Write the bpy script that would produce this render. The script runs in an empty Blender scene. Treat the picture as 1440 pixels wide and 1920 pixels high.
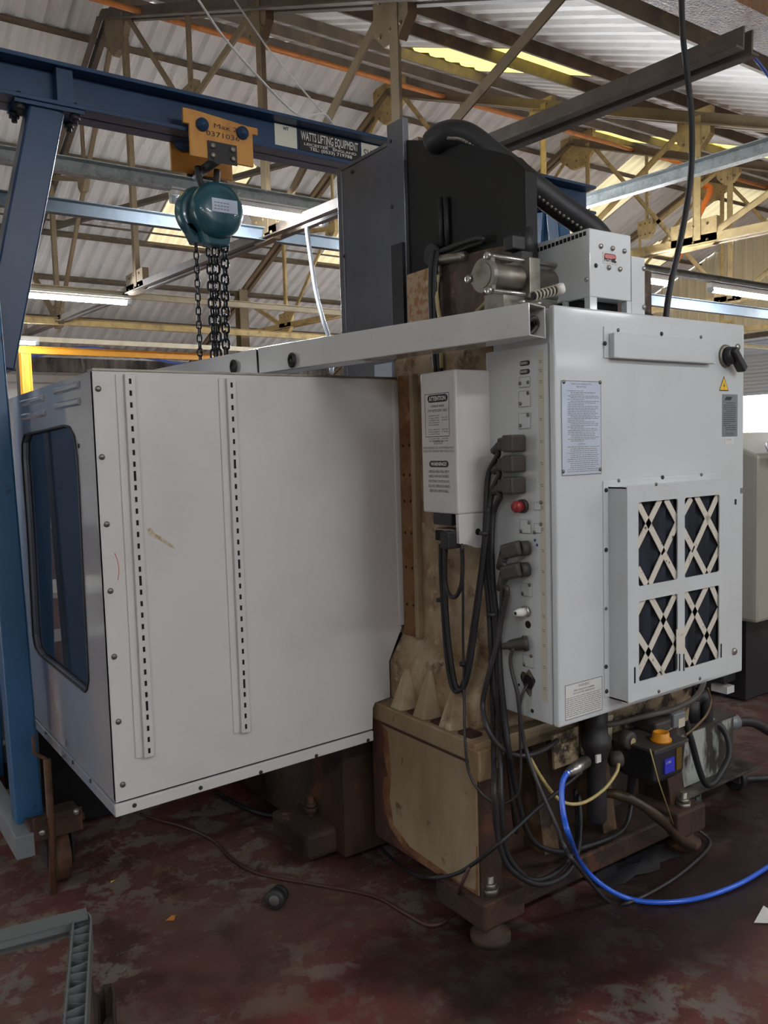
import bpy, bmesh, math, random
from mathutils import Vector, Matrix
from mathutils.geometry import tessellate_polygon

random.seed(7)
sc = bpy.context.scene
COL = sc.collection
PI = math.pi

# ------------------------------------------------------------------ camera
FPX, YAW, PITCH, ROLL, CAMZ = 1555.5, math.radians(35.03), math.radians(4.52), math.radians(-1.626), 1.5
_f = Vector((math.sin(YAW)*math.cos(PITCH), math.cos(YAW)*math.cos(PITCH), -math.sin(PITCH)))
_r = Vector((math.cos(YAW), -math.sin(YAW), 0.0))
_u = _r.cross(_f)
_c, _s = math.cos(ROLL), math.sin(ROLL)
RT = _c*_r + _s*_u
UP = -_s*_r + _c*_u
cam_data = bpy.data.cameras.new('camera')
cam = bpy.data.objects.new('camera', cam_data)
COL.objects.link(cam)
cam_data.sensor_fit = 'HORIZONTAL'
cam_data.sensor_width = 36.0
cam_data.lens = FPX/1440.0*36.0
cam_data.clip_start = 0.05
cam_data.clip_end = 200
m3 = Matrix((RT, UP, -_f)).transposed()
cam.matrix_world = Matrix.Translation((0, 0, CAMZ)) @ m3.to_4x4()
sc.camera = cam

# ------------------------------------------------------------------ world, light, exposure
SKY_STRENGTH = 6.0
w = bpy.data.worlds.new('World'); sc.world = w; w.use_nodes = True
bg = w.node_tree.nodes['Background']
bg.inputs['Color'].default_value = (0.93, 0.97, 1.0, 1)
bg.inputs['Strength'].default_value = SKY_STRENGTH
TUBE_EMIT = 185.0        # fluorescent battens
FILL_TUBE_EMIT = 64.0       # added, unseen fill battens behind the camera
FILL_LAMP_POWER = 26.0     # area lamps added under those fill battens
sc.view_settings.view_transform = 'Standard'
sc.view_settings.look = 'None'
sc.view_settings.gamma = 1.0
sc.view_settings.use_curve_mapping = False
sc.view_settings.exposure = 0.34

# ------------------------------------------------------------------ helpers
def V(*a):
    return Vector(a[0]) if len(a) == 1 else Vector(a)

def P(px, py, ax, val):
    """point of the plane ax = val on the sight line through pixel (px, py)"""
    d = RT*((px-720)/FPX) - UP*((py-960)/FPX) + _f
    i = 'XYZ'.index(ax)
    o = Vector((0, 0, CAMZ))
    return o + d*((val-o[i])/d[i])

def lin(v):
    v /= 255.0
    return v/12.92 if v <= 0.04045 else ((v+0.055)/1.055)**2.4

def rgb(r, g, b):
    return (lin(r), lin(g), lin(b), 1.0)

def mat(name, col, rough=0.5, metal=0.0, layers=(), bump=None, coat=0.0, stretch=None, spec=None, emit=None, rough_var=0.0):
    """principled material; layers = (colour, scale, lo, hi[, stretch]) noise-masked tints"""
    m = bpy.data.materials.new(name); m.use_nodes = True
    nt = m.node_tree; N = nt.nodes; L = nt.links
    b = N['Principled BSDF']
    b.inputs['Base Color'].default_value = col
    b.inputs['Roughness'].default_value = rough
    b.inputs['Metallic'].default_value = metal
    if spec is not None: b.inputs['Specular IOR Level'].default_value = spec
    if coat:
        b.inputs['Coat Weight'].default_value = coat
        b.inputs['Coat Roughness'].default_value = 0.06
    if emit:
        b.inputs['Emission Color'].default_value = emit[0]
        b.inputs['Emission Strength'].default_value = emit[1]
    if layers or bump:
        tc = N.new('ShaderNodeTexCoord')
        cur = None
        for i, ly in enumerate(layers):
            c2, scale, lo, hi = ly[:4]
            st = ly[4] if len(ly) > 4 else (1, 1, 1)
            mp = N.new('ShaderNodeMapping'); mp.inputs['Scale'].default_value = st
            mp.inputs['Location'].default_value = (i*3.7, i*1.9, i*5.1)
            L.new(tc.outputs['Object'], mp.inputs['Vector'])
            nz = N.new('ShaderNodeTexNoise'); nz.inputs['Scale'].default_value = scale
            nz.inputs['Detail'].default_value = 6; nz.inputs['Roughness'].default_value = 0.62
            L.new(mp.outputs['Vector'], nz.inputs['Vector'])
            rp = N.new('ShaderNodeMapRange'); rp.inputs['From Min'].default_value = lo; rp.inputs['From Max'].default_value = hi
            L.new(nz.outputs['Fac'], rp.inputs['Value'])
            mx = N.new('ShaderNodeMix'); mx.data_type = 'RGBA'
            L.new(rp.outputs['Result'], mx.inputs['Factor'])
            if cur is None: mx.inputs['A'].default_value = col
            else: L.new(cur, mx.inputs['A'])
            mx.inputs['B'].default_value = c2
            cur = mx.outputs['Result']
        if cur is not None: L.new(cur, b.inputs['Base Color'])
        if bump:
            nz = N.new('ShaderNodeTexNoise'); nz.inputs['Scale'].default_value = bump[0]
            nz.inputs['Detail'].default_value = 4
            L.new(tc.outputs['Object'], nz.inputs['Vector'])
            bp = N.new('ShaderNodeBump'); bp.inputs['Strength'].default_value = bump[1]
            bp.inputs['Distance'].default_value = 0.01
            L.new(nz.outputs['Fac'], bp.inputs['Height'])
            L.new(bp.outputs['Normal'], b.inputs['Normal'])
    return m

DEPTH = {}
def under(parent):
    """thing > part > sub-part and no deeper"""
    while parent is not None and DEPTH.get(parent.name, 0) >= 2: parent = parent.parent
    return parent
ROOT = {}      # object name -> world origin of the thing it belongs to

def smooth_path(pts, n=8):
    pts = [Vector(p) for p in pts]
    if len(pts) < 3: return pts
    out = []
    q = [2*pts[0]-pts[1]] + pts + [2*pts[-1]-pts[-2]]
    for i in range(1, len(q)-2):
        p0, p1, p2, p3 = q[i-1:i+3]
        for k in range(n):
            t = k/n
            out.append(0.5*((2*p1)+(p2-p0)*t+(2*p0-5*p1+4*p2-p3)*t*t+(3*p1-p0-3*p2+p3)*t**3))
    out.append(pts[-1])
    return out

class MB:
    def __init__(self):
        self.v = []; self.f = []; self.sm = []
    def add(self, vs, fs, smooth=False):
        o = len(self.v)
        self.v += [tuple(x) for x in vs]
        self.f += [tuple(i+o for i in f) for f in fs]
        self.sm += [smooth]*len(fs)
        return self
    def box(self, x0, x1, y0, y1, z0, z1):
        x0, x1 = sorted((x0, x1)); y0, y1 = sorted((y0, y1)); z0, z1 = sorted((z0, z1))
        vs = [(x, y, z) for x in (x0, x1) for y in (y0, y1) for z in (z0, z1)]
        return self.add(vs, [(0, 1, 3, 2), (4, 6, 7, 5), (0, 4, 5, 1), (2, 3, 7, 6), (0, 2, 6, 4), (1, 5, 7, 3)])
    def bar(self, p0, p1, w, h, up=(0, 0, 1)):
        """rectangular bar p0-p1: w along the side axis, h along the up axis"""
        p0, p1 = Vector(p0), Vector(p1)
        d = (p1-p0).normalized(); u = Vector(up)
        s = d.cross(u)
        if s.length < 1e-4: s = d.cross(Vector((1, 0, 0)))
        s.normalize(); u = s.cross(d).normalized()
        vs = []
        for p in (p0, p1):
            for a, b in ((-1, -1), (1, -1), (1, 1), (-1, 1)):
                vs.append(p + s*(a*w/2) + u*(b*h/2))
        return self.add(vs, [(3, 2, 1, 0), (4, 5, 6, 7), (0, 1, 5, 4), (1, 2, 6, 5), (2, 3, 7, 6), (3, 0, 4, 7)])
    def angle(self, p0, p1, w, h, t, up=(0, 0, 1), side=1):
        """an L section: a vertical leg h and a flange w"""
        p0, p1 = Vector(p0), Vector(p1)
        d = (p1-p0).normalized(); u = Vector(up); s = d.cross(u).normalized(); u = s.cross(d).normalized()
        self.bar(p0, p1, t, h, up)
        o = s*(side*w/2) - u*(h/2-t/2)
        self.bar(p0+o, p1+o, w, t, up)
        return self
    def channel(self, p0, p1, w, h, t, up=(0, 0, 1), side=1):
        p0, p1 = Vector(p0), Vector(p1)
        d = (p1-p0).normalized(); u = Vector(up); s = d.cross(u).normalized(); u = s.cross(d).normalized()
        self.bar(p0, p1, t, h, up)
        for k in (-1, 1):
            o = s*(side*w/2) + u*(k*(h/2-t/2))
            self.bar(p0+o, p1+o, w, t, up)
        return self
    def ibeam(self, p0, p1, w, h, tf, tw, up=(0, 0, 1)):
        p0, p1 = Vector(p0), Vector(p1); u = Vector(up)
        self.bar(p0, p1, tw, h, up)
        for k in (-1, 1):
            o = u*(k*(h/2-tf/2))
            self.bar(p0+o, p1+o, w, tf, up)
        return self
    def cyl(self, p0, p1, r, n=16, r2=None, cap=True):
        p0, p1 = Vector(p0), Vector(p1); r2 = r if r2 is None else r2
        d = (p1-p0).normalized()
        a = d.cross(Vector((0, 0, 1)))
        if a.length < 1e-3: a = d.cross(Vector((1, 0, 0)))
        a.normalize(); b = d.cross(a)
        vs = []
        for p, rr in ((p0, r), (p1, r2)):
            for i in range(n):
                t = 2*PI*i/n
                vs.append(p + a*(rr*math.cos(t)) + b*(rr*math.sin(t)))
        fs = [(i, (i+1) % n, n+(i+1) % n, n+i) for i in range(n)]
        self.add(vs, fs, True)
        if cap:
            o = len(self.v)-2*n
            self.f += [tuple(o+i for i in reversed(range(n))), tuple(o+n+i for i in range(n))]
            self.sm += [False, False]
        return self
    def lathe(self, p, axis, prof, n=16):
        """prof = (along, radius) pairs"""
        p = Vector(p); d = Vector(axis).normalized()
        a = d.cross(Vector((0, 0, 1)))
        if a.length < 1e-3: a = d.cross(Vector((1, 0, 0)))
        a.normalize(); b = d.cross(a)
        vs = []
        for h, rr in prof:
            for i in range(n):
                t = 2*PI*i/n
                vs.append(p + d*h + a*(rr*math.cos(t)) + b*(rr*math.sin(t)))
        fs = []
        for k in range(len(prof)-1):
            fs += [(k*n+i, k*n+(i+1) % n, (k+1)*n+(i+1) % n, (k+1)*n+i) for i in range(n)]
        fs.append(tuple(reversed(range(n)))); fs.append(tuple((len(prof)-1)*n+i for i in range(n)))
        return self.add(vs, fs, True)
    def tube(self, pts, r, n=8, seg=8, smooth=True):
        pts = smooth_path(pts, seg) if smooth else [Vector(p) for p in pts]
        d0 = (pts[1]-pts[0]).normalized()
        a = d0.cross(Vector((0, 0, 1)))
        if a.length < 1e-3: a = d0.cross(Vector((1, 0, 0)))
        a.normalize()
        vs = []
        for i, p in enumerate(pts):
            d = (pts[min(i+1, len(pts)-1)]-pts[max(i-1, 0)])
            if d.length < 1e-9: d = d0.copy()
            d.normalize()
            a = (a - d*a.dot(d))
            if a.length < 1e-5: a = d.cross(Vector((0.3, 0.5, 0.8)))
            a.normalize(); b = d.cross(a)
            rr = r(i/(len(pts)-1)) if callable(r) else r
            for k in range(n):
                t = 2*PI*k/n
                vs.append(p + a*(rr*math.cos(t)) + b*(rr*math.sin(t)))
        m = len(pts)
        fs = [(i*n+k, i*n+(k+1) % n, (i+1)*n+(k+1) % n, (i+1)*n+k) for i in range(m-1) for k in range(n)]
        fs.append(tuple(reversed(range(n)))); fs.append(tuple((m-1)*n+k for k in range(n)))
        return self.add(vs, fs, True)
    def prism(self, poly, holes, org, e1, e2, nrm, t):
        """flat plate: 2D poly (with holes) in the frame org, e1, e2, thickness t along nrm"""
        org, e1, e2, nrm = Vector(org), Vector(e1), Vector(e2), Vector(nrm)
        loops = [poly]+list(holes)
        flat = [p for lp in loops for p in lp]
        tris = tessellate_polygon([[Vector((p[0], p[1], 0)) for p in lp] for lp in loops])
        n = len(flat)
        vs = [org+e1*p[0]+e2*p[1] for p in flat] + [org+e1*p[0]+e2*p[1]+nrm*t for p in flat]
        fs = [tuple(x) for x in tris] + [tuple(i+n for i in reversed(x)) for x in tris]
        o = 0
        for lp in loops:
            k = len(lp)
            fs += [(o+i, o+(i+1) % k, n+o+(i+1) % k, n+o+i) for i in range(k)]
            o += k
        return self.add(vs, fs)
    def mesh(self, name, off=(0, 0, 0)):
        me = bpy.data.meshes.new(name)
        ox, oy, oz = off
        me.from_pydata([(x-ox, y-oy, z-oz) for x, y, z in self.v], [], self.f)
        for p, s in zip(me.polygons, self.sm): p.use_smooth = s
        bm = bmesh.new(); bm.from_mesh(me)
        bmesh.ops.recalc_face_normals(bm, faces=bm.faces)
        bm.to_mesh(me); bm.free()
        me.update()
        return me
    def build(self, name, m, parent=None, label=None, bev=0.0, kind=None, loc=None):
        parent = under(parent)
        off = ROOT.get(parent.name, Vector((0, 0, 0))) if parent else (Vector(loc) if loc is not None else Vector((0, 0, 0)))
        me = self.mesh(name, off)
        me.materials.append(m)
        o = bpy.data.objects.new(name, me); COL.objects.link(o)
        if parent:
            o.parent = parent; ROOT[o.name] = off; DEPTH[o.name] = DEPTH.get(parent.name, 0)+1
        else:
            o.location = off; ROOT[o.name] = off
        if label: o['label'] = label
        if kind: o['kind'] = kind
        if bev:
            b = o.modifiers.new('bevel', 'BEVEL'); b.width = bev; b.segments = 2; b.limit_method = 'ANGLE'
        return o

def thing(name, label, cat, loc=(0, 0, 0), group=None):
    o = bpy.data.objects.new(name, None); COL.objects.link(o)
    o.empty_display_size = 0.1
    o.location = loc; ROOT[o.name] = Vector(loc)
    o['label'] = label; o['category'] = cat
    if group: o['group'] = group
    return o

def tag(o, label, cat, group=None):
    o['label'] = label; o['category'] = cat
    if group: o['group'] = group
    return o

def put(me, name, parent, pos, rot=None):
    """one more piece sharing mesh data, child of parent, at world position pos"""
    parent = under(parent)
    o = bpy.data.objects.new(name, me); COL.objects.link(o)
    if parent:
        DEPTH[o.name] = DEPTH.get(parent.name, 0)+1
        o.parent = parent; o.location = Vector(pos)-ROOT[parent.name]; ROOT[o.name] = ROOT[parent.name]
    else:
        o.location = pos; ROOT[o.name] = Vector(pos)
    if rot is not None: o.rotation_euler = rot
    return o

def struct(o):
    o['kind'] = 'structure'; return o

def text(s, org, e1, e2, h, m, parent, name='lettering', width=None, align='LEFT', lift=0.0, bold=0.0):
    """lettering of cap height about h, baseline start org, reading along e1"""
    parent = under(parent)
    cu = bpy.data.curves.new(name, 'FONT'); cu.body = s; cu.size = h/0.7; cu.align_x = align
    cu.offset = bold*h; cu.resolution_u = 2
    ob = bpy.data.objects.new(name+'_t', cu)
    me = bpy.data.meshes.new_from_object(ob)
    bpy.data.objects.remove(ob); bpy.data.curves.remove(cu)
    e1, e2, org = Vector(e1).normalized(), Vector(e2).normalized(), Vector(org)
    nrm = e1.cross(e2)
    xs = [v.co.x for v in me.vertices]
    k = 1.0
    if width and xs: k = width/max(1e-6, max(xs)-min(xs))
    off = ROOT[parent.name]
    for v in me.vertices:
        v.co = org + e1*(v.co.x*k) + e2*v.co.y + nrm*lift - off
    me.materials.append(m)
    o = bpy.data.objects.new(name, me); COL.objects.link(o)
    o.parent = parent; ROOT[o.name] = off
    return o

# ------------------------------------------------------------------ materials
def floor_mat():
    m = bpy.data.materials.new('painted_concrete'); m.use_nodes = True
    nt = m.node_tree; N = nt.nodes; L = nt.links; b = N['Principled BSDF']
    tc = N.new('ShaderNodeTexCoord')
    def noise(scale, detail, rough, dist=0.0, off=0.0):
        mp = N.new('ShaderNodeMapping'); mp.inputs['Location'].default_value = (off, off*1.3, 0)
        L.new(tc.outputs['Object'], mp.inputs['Vector'])
        n = N.new('ShaderNodeTexNoise'); n.inputs['Scale'].default_value = scale
        n.inputs['Detail'].default_value = detail; n.inputs['Roughness'].default_value = rough
        n.inputs['Distortion'].default_value = dist
        L.new(mp.outputs['Vector'], n.inputs['Vector']); return n.outputs['Fac']
    def rng(x, lo, hi):
        r = N.new('ShaderNodeMapRange'); r.inputs['From Min'].default_value = lo; r.inputs['From Max'].default_value = hi
        L.new(x, r.inputs['Value']); return r.outputs['Result']
    def mul(a, c):
        q = N.new('ShaderNodeMath'); q.operation = 'MULTIPLY'; L.new(a, q.inputs[0]); L.new(c, q.inputs[1]); return q.outputs[0]
    def mix(f, a, c):
        q = N.new('ShaderNodeMix'); q.data_type = 'RGBA'; L.new(f, q.inputs['Factor'])
        if isinstance(a, tuple): q.inputs['A'].default_value = a
        else: L.new(a, q.inputs['A'])
        q.inputs['B'].default_value = c; return q.outputs['Result']
    red = mix(rng(noise(1.3, 5, .6), .4, .65), rgb(94, 58, 54), rgb(88, 66, 60))
    red = mix(rng(noise(3.2, 6, .65, 0.3, 4.1), .5, .62), red, rgb(66, 44, 41))
    red = mix(rng(noise(.7, 3, .5, 0, 7.7), .5, .68), red, rgb(106, 48, 44))
    worn = mul(rng(noise(8, 9, .7, .25, 2.2), .50, .56), rng(noise(.9, 4, .6, 0, 9.0), .37, .52))
    c = mix(worn, red, rgb(112, 102, 94))
    c = mix(mul(rng(noise(15, 8, .72, .2, 6.2), .56, .60), rng(noise(1.4, 4, .6, 0, 14.0), .42, .6)), c, rgb(104, 84, 66))
    chips = rng(noise(38, 4, .6, .4, 5.0), .70, .74)
    c = mix(chips, c, rgb(140, 128, 116))
    grime = rng(noise(2.4, 7, .7, 0.5, 12.0), .56, .74)
    c = mix(grime, c, rgb(52, 42, 38))
    L.new(c, b.inputs['Base Color'])
    rr = N.new('ShaderNodeMapRange'); rr.inputs['To Min'].default_value = .38; rr.inputs['To Max'].default_value = .62
    L.new(noise(5, 4, .6, 0, 3.0), rr.inputs['Value']); L.new(rr.outputs['Result'], b.inputs['Roughness'])
    bp = N.new('ShaderNodeBump'); bp.inputs['Strength'].default_value = .25; bp.inputs['Distance'].default_value = .004
    q = N.new('ShaderNodeMath'); q.operation = 'ADD'
    L.new(noise(60, 5, .6), q.inputs[0]); L.new(worn, q.inputs[1])
    q2 = N.new('ShaderNodeMath'); q2.operation = 'MULTIPLY'; q2.inputs[1].default_value = -1.0; L.new(q.outputs[0], q2.inputs[0])
    L.new(q2.outputs[0], bp.inputs['Height']); L.new(bp.outputs['Normal'], b.inputs['Normal'])
    return m

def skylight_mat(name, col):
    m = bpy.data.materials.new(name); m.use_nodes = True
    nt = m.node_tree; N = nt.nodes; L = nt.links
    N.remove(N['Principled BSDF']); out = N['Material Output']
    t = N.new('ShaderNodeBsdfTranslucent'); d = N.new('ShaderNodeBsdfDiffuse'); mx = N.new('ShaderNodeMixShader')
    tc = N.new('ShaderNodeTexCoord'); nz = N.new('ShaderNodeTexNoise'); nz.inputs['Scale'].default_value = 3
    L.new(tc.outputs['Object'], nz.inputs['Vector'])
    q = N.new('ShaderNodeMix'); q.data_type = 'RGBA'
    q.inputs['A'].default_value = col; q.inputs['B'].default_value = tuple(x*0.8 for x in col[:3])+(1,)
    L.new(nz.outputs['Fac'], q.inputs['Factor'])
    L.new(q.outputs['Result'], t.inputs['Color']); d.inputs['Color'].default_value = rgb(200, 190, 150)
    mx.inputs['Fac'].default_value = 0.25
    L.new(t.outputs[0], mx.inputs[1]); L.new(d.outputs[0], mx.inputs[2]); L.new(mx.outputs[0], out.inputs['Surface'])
    return m

M = {}
M['floor'] = floor_mat()
M['sheet'] = mat('fibre_cement_sheet', rgb(222, 221, 216), .85, layers=((rgb(192, 190, 182), 1.1, .45, .75), (rgb(176, 172, 158), 5, .6, .82, (1, .15, 1)), (rgb(236, 236, 233), 2.2, .6, .8)))
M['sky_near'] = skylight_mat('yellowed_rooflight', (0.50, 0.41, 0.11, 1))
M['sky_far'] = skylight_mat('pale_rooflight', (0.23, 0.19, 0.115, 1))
M['truss'] = mat('cream_painted_steel', rgb(186, 162, 108), .6, layers=((rgb(150, 126, 84), 4, .45, .7), (rgb(92, 80, 62), 9, .56, .75)))
M['truss_dark'] = mat('sooty_steel', rgb(96, 86, 76), .65, layers=((rgb(70, 60, 52), 3, .45, .7), (rgb(128, 112, 88), 9, .6, .8)))
M['purlin'] = mat('purlin_steel', rgb(104, 92, 76), .7, layers=((rgb(72, 62, 54), 2.5, .45, .7), (rgb(150, 128, 84), 3.1, .56, .8)))
M['galv'] = mat('galvanised_steel', rgb(172, 178, 178), .45, .55, layers=((rgb(140, 148, 146), 14, .45, .65), (rgb(196, 200, 200), 30, .58, .7)))
M['bluegrey'] = mat('blue_grey_channel', rgb(92, 104, 114), .6, layers=((rgb(76, 86, 94), 6, .5, .75),))
M['creamstrip'] = mat('cream_channel', rgb(216, 208, 182), .55, layers=((rgb(190, 180, 150), 5, .5, .75),))
M['copper'] = mat('orange_pipe', rgb(196, 122, 62), .4, layers=((rgb(160, 92, 48), 6, .5, .7),))
M['clad'] = mat('cream_cladding', rgb(226, 216, 188), .6, layers=((rgb(206, 196, 166), 1.5, .5, .8, (1, 1, .2)),))
M['white_wall'] = mat('white_painted_wall', rgb(214, 210, 206), .7, layers=((rgb(188, 182, 176), 1.2, .5, .75),))
M['dark_strip'] = mat('stained_cladding', rgb(120, 112, 104), .8, layers=((rgb(60, 54, 50), 3, .42, .62, (1, 1, .3)), (rgb(196, 190, 182), 4, .6, .72, (1, 1, .3))))
M['plain_wall'] = mat('grey_wall', rgb(176, 170, 162), .8, layers=((rgb(150, 144, 136), 1, .45, .75),))
M['shutter'] = mat('grey_blue_shutter', rgb(196, 204, 214), .5, .2)
M['white_metal'] = mat('white_enamel', rgb(236, 236, 234), .4)
M['yellow'] = mat('yellow_crane_paint', rgb(224, 158, 38), .45, layers=((rgb(206, 140, 32), 2, .5, .7),))
M['rivet'] = mat('rivet_steel', rgb(120, 104, 74), .6)
M['yard'] = mat('yard_concrete', rgb(190, 188, 180), .9, layers=((rgb(160, 158, 150), 2, .4, .7),))
M['tube'] = mat('lit_diffuser', rgb(250, 250, 255), .3, emit=((0.90, 0.94, 1.0, 1), TUBE_EMIT))
M['tube_fill'] = mat('fill_diffuser_near_bay', rgb(250, 250, 255), .3, emit=((0.94, 0.96, 1.0, 1), FILL_TUBE_EMIT))
M['clear'] = mat('tube_cap', rgb(200, 214, 222), .15, spec=.8)

# ------------------------------------------------------------------ floor, walls, roof
RY, RZ, RS = 9.85, 6.75, 0.4                       # ridge of the roof sheeting and its slope
XR, XL, YF, YB = 18.3, -6.0, 17.9, -12.6
def roof_z(y):
    if y < 2.2: return RZ - RS*abs(y+5.45)
    return RZ - RS*abs(y-RY)

fl = MB(); fl.box(XL, XR, YB, YF, -.12, 0); floor = struct(fl.build('floor', M['floor']))
fl = MB(); fl.box(XR, 60, -30, 45, -.14, -.02); struct(fl.build('floor_yard', M['yard']))

b = MB(); b.box(XL, XR, YF, YF+.15, 0, 3.62); wf = struct(b.build('wall_far', M['white_wall']))
b = MB()
xs = [XL+.09*i for i in range(int((XR-XL)/.09)+1)]
for i in range(len(xs)-1):
    y0, y1 = YF-.02-.04*(i % 2), YF-.02-.04*((i+1) % 2)
    b.add([(xs[i], y0, 3.2), (xs[i+1], y1, 3.2), (xs[i+1], y1, 3.5), (xs[i], y0, 3.5)], [(0, 1, 2, 3)])
b.build('corrugated_strip', M['dark_strip'], wf)
for z, hh in ((3.17, .05), (2.98, .03), (2.62, .03)):
    b = MB(); b.box(XL, XR, YF-.03, YF, z-hh/2, z+hh/2); b.build('wall_rail', M['plain_wall'], wf)
b = MB(); b.prism([(YB, 0), (6.0, 0), (6.0, 2.4), (8.0, 2.4), (8.0, 0), (YF, 0), (YF, roof_z(YF)), (RY, RZ), (2.2, roof_z(2.2)), (-5.45, RZ), (YB, roof_z(YB))], [], (XL-.15, 0, 0), (0, 1, 0), (0, 0, 1), (1, 0, 0), .15); struct(b.build('wall_left', M['plain_wall']))
b = MB(); b.box(XL, XR, YB-.15, YB, 0, 3.5); struct(b.build('wall_back', M['plain_wall']))

# oil soaked into the paint round the machine
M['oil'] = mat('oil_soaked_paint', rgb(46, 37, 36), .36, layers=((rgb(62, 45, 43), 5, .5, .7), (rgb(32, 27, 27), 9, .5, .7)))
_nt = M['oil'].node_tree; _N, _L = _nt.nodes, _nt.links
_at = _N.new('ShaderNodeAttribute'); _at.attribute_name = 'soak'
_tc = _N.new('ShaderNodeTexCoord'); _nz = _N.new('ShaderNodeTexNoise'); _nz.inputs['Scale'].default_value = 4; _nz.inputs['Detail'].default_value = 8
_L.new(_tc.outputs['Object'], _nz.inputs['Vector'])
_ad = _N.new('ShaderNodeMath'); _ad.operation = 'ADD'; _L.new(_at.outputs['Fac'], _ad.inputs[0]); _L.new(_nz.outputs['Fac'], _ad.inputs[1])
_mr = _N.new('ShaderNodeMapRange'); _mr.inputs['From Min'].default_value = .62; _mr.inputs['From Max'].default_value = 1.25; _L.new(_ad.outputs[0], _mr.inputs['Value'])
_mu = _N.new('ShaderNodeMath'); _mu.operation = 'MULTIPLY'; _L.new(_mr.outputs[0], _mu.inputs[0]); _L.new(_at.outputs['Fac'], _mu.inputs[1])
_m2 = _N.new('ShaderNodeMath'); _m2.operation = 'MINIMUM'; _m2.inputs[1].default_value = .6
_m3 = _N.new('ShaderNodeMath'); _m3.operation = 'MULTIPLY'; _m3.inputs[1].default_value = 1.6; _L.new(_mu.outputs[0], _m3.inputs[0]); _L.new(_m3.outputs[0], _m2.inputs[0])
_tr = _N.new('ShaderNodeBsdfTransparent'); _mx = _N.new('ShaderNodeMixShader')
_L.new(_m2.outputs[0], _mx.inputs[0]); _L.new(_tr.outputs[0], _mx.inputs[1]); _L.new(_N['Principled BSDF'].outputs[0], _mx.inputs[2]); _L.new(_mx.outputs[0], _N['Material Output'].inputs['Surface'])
rnd = random.Random(21)
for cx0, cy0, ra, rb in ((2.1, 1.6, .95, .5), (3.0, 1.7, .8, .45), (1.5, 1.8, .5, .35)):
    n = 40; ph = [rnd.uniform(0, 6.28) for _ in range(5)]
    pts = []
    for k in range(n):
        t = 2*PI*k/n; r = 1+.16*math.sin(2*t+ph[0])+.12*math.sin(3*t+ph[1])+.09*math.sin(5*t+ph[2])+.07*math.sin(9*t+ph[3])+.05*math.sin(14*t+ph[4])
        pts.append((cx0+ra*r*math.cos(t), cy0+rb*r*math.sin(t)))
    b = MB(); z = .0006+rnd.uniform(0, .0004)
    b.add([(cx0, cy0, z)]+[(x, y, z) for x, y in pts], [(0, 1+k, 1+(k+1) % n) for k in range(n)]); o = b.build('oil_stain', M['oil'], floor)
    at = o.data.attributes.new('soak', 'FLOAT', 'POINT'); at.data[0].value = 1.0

# gable wall: header beam over the roller door, girts, cladding panels
DY0, DY1, DZ = 8.4, 12.6, 3.72
b = MB(); b.box(XR-.16, XR-.02, DY0-.4, DY1+2.6, DZ, DZ+.14); b.box(XR-.1, XR-.02, YB, DY0, 1.6, 1.7); b.box(XR-.1, XR-.02, DY1, YF, 1.6, 1.7)
wr = struct(b.build('wall_right', M['truss_dark']))
y = YB
while y < YF-.01:
    y1 = min(y+1.0, YF)
    z0 = DZ if (y1 > DY0+.01 and y < DY1-.01) else 0
    n = 4; b = MB(); prof = []
    for k in range(n):
        a = y+(y1-y)*k/n; d = (y1-y)/n
        prof += [(a, 0), (a+d*.12, -.03), (a+d*.3, -.03), (a+d*.42, 0)]
    prof.append((y1, 0))
    for (a, da), (c, dc) in zip(prof, prof[1:]):
        b.add([(XR+da, a, z0), (XR+dc, c, z0), (XR+dc, c, roof_z(c)), (XR+da, a, roof_z(a))], [(0, 1, 2, 3)])
    b.build('cladding_panel', M['clad'], wr)
    y = y1
# roller door, half raised
b = MB(); b.box(XR-.12, XR-.04, DY0-.12, DY0, 0, DZ); b.box(XR-.12, XR-.04, DY1, DY1+.12, 0, DZ); b.box(XR-.32, XR-.02, DY0-.1, DY1+.1, DZ-.05, DZ+.0)
dr = struct(b.build('door_1', M['shutter'], loc=(XR, DY0, 0)))
sl = MB(); n = 8
pr = [(-.02*math.sin(PI*i/n), .085*i/n) for i in range(n+1)]
for (a, z), (c, z2) in zip(pr, pr[1:]):
    sl.add([(a, 0, z), (c, 0, z2), (c, DY1-DY0, z2), (a, DY1-DY0, z)], [(0, 1, 2, 3)], True)
slm = sl.mesh('slat'); slm.materials.append(M['shutter'])
for k in range(14): put(slm, 'slat', dr, (XR-.06, DY0, 2.5+.085*k))
b = MB(); b.box(XR-.09, XR-.04, DY0, DY1, 2.44, 2.5); b.build('bottom_bar', M['shutter'], dr)

# roof sheets
def sheet_mesh(name, L, sgn, wid, m):
    b = MB(); nw = 5; prof = []
    for k in range(nw):
        for t, h in ((0, 0), (.10, .0), (.30, .05), (.55, .05), (.75, 0)):
            prof.append(((k+t)/nw*wid, h))
    prof.append((wid+.04, 0))
    for (a, ha), (c, hc) in zip(prof, prof[1:]):
        b.add([(a, 0, ha), (c, 0, hc), (c, L, hc+sgn*RS*L), (a, L, ha+sgn*RS*L)], [(0, 1, 2, 3)], False)
    me = b.mesh(name); me.materials.append(m); return me
b = MB(); b.bar((XL, RY, RZ+.06), (XR, RY, RZ+.06), .5, .03)
ceil = struct(b.build('ceiling', M['sheet']))
SW = 1.1
COURSES = ((2.05, 3.98, 1), (3.84, 5.68, 1), (5.58, 7.56, 1), (7.40, 9.9, 1), (9.8, 11.90, -1), (11.78, 14.27, -1), (14.15, 16.12, -1), (15.98, 18.05, -1))
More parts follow.
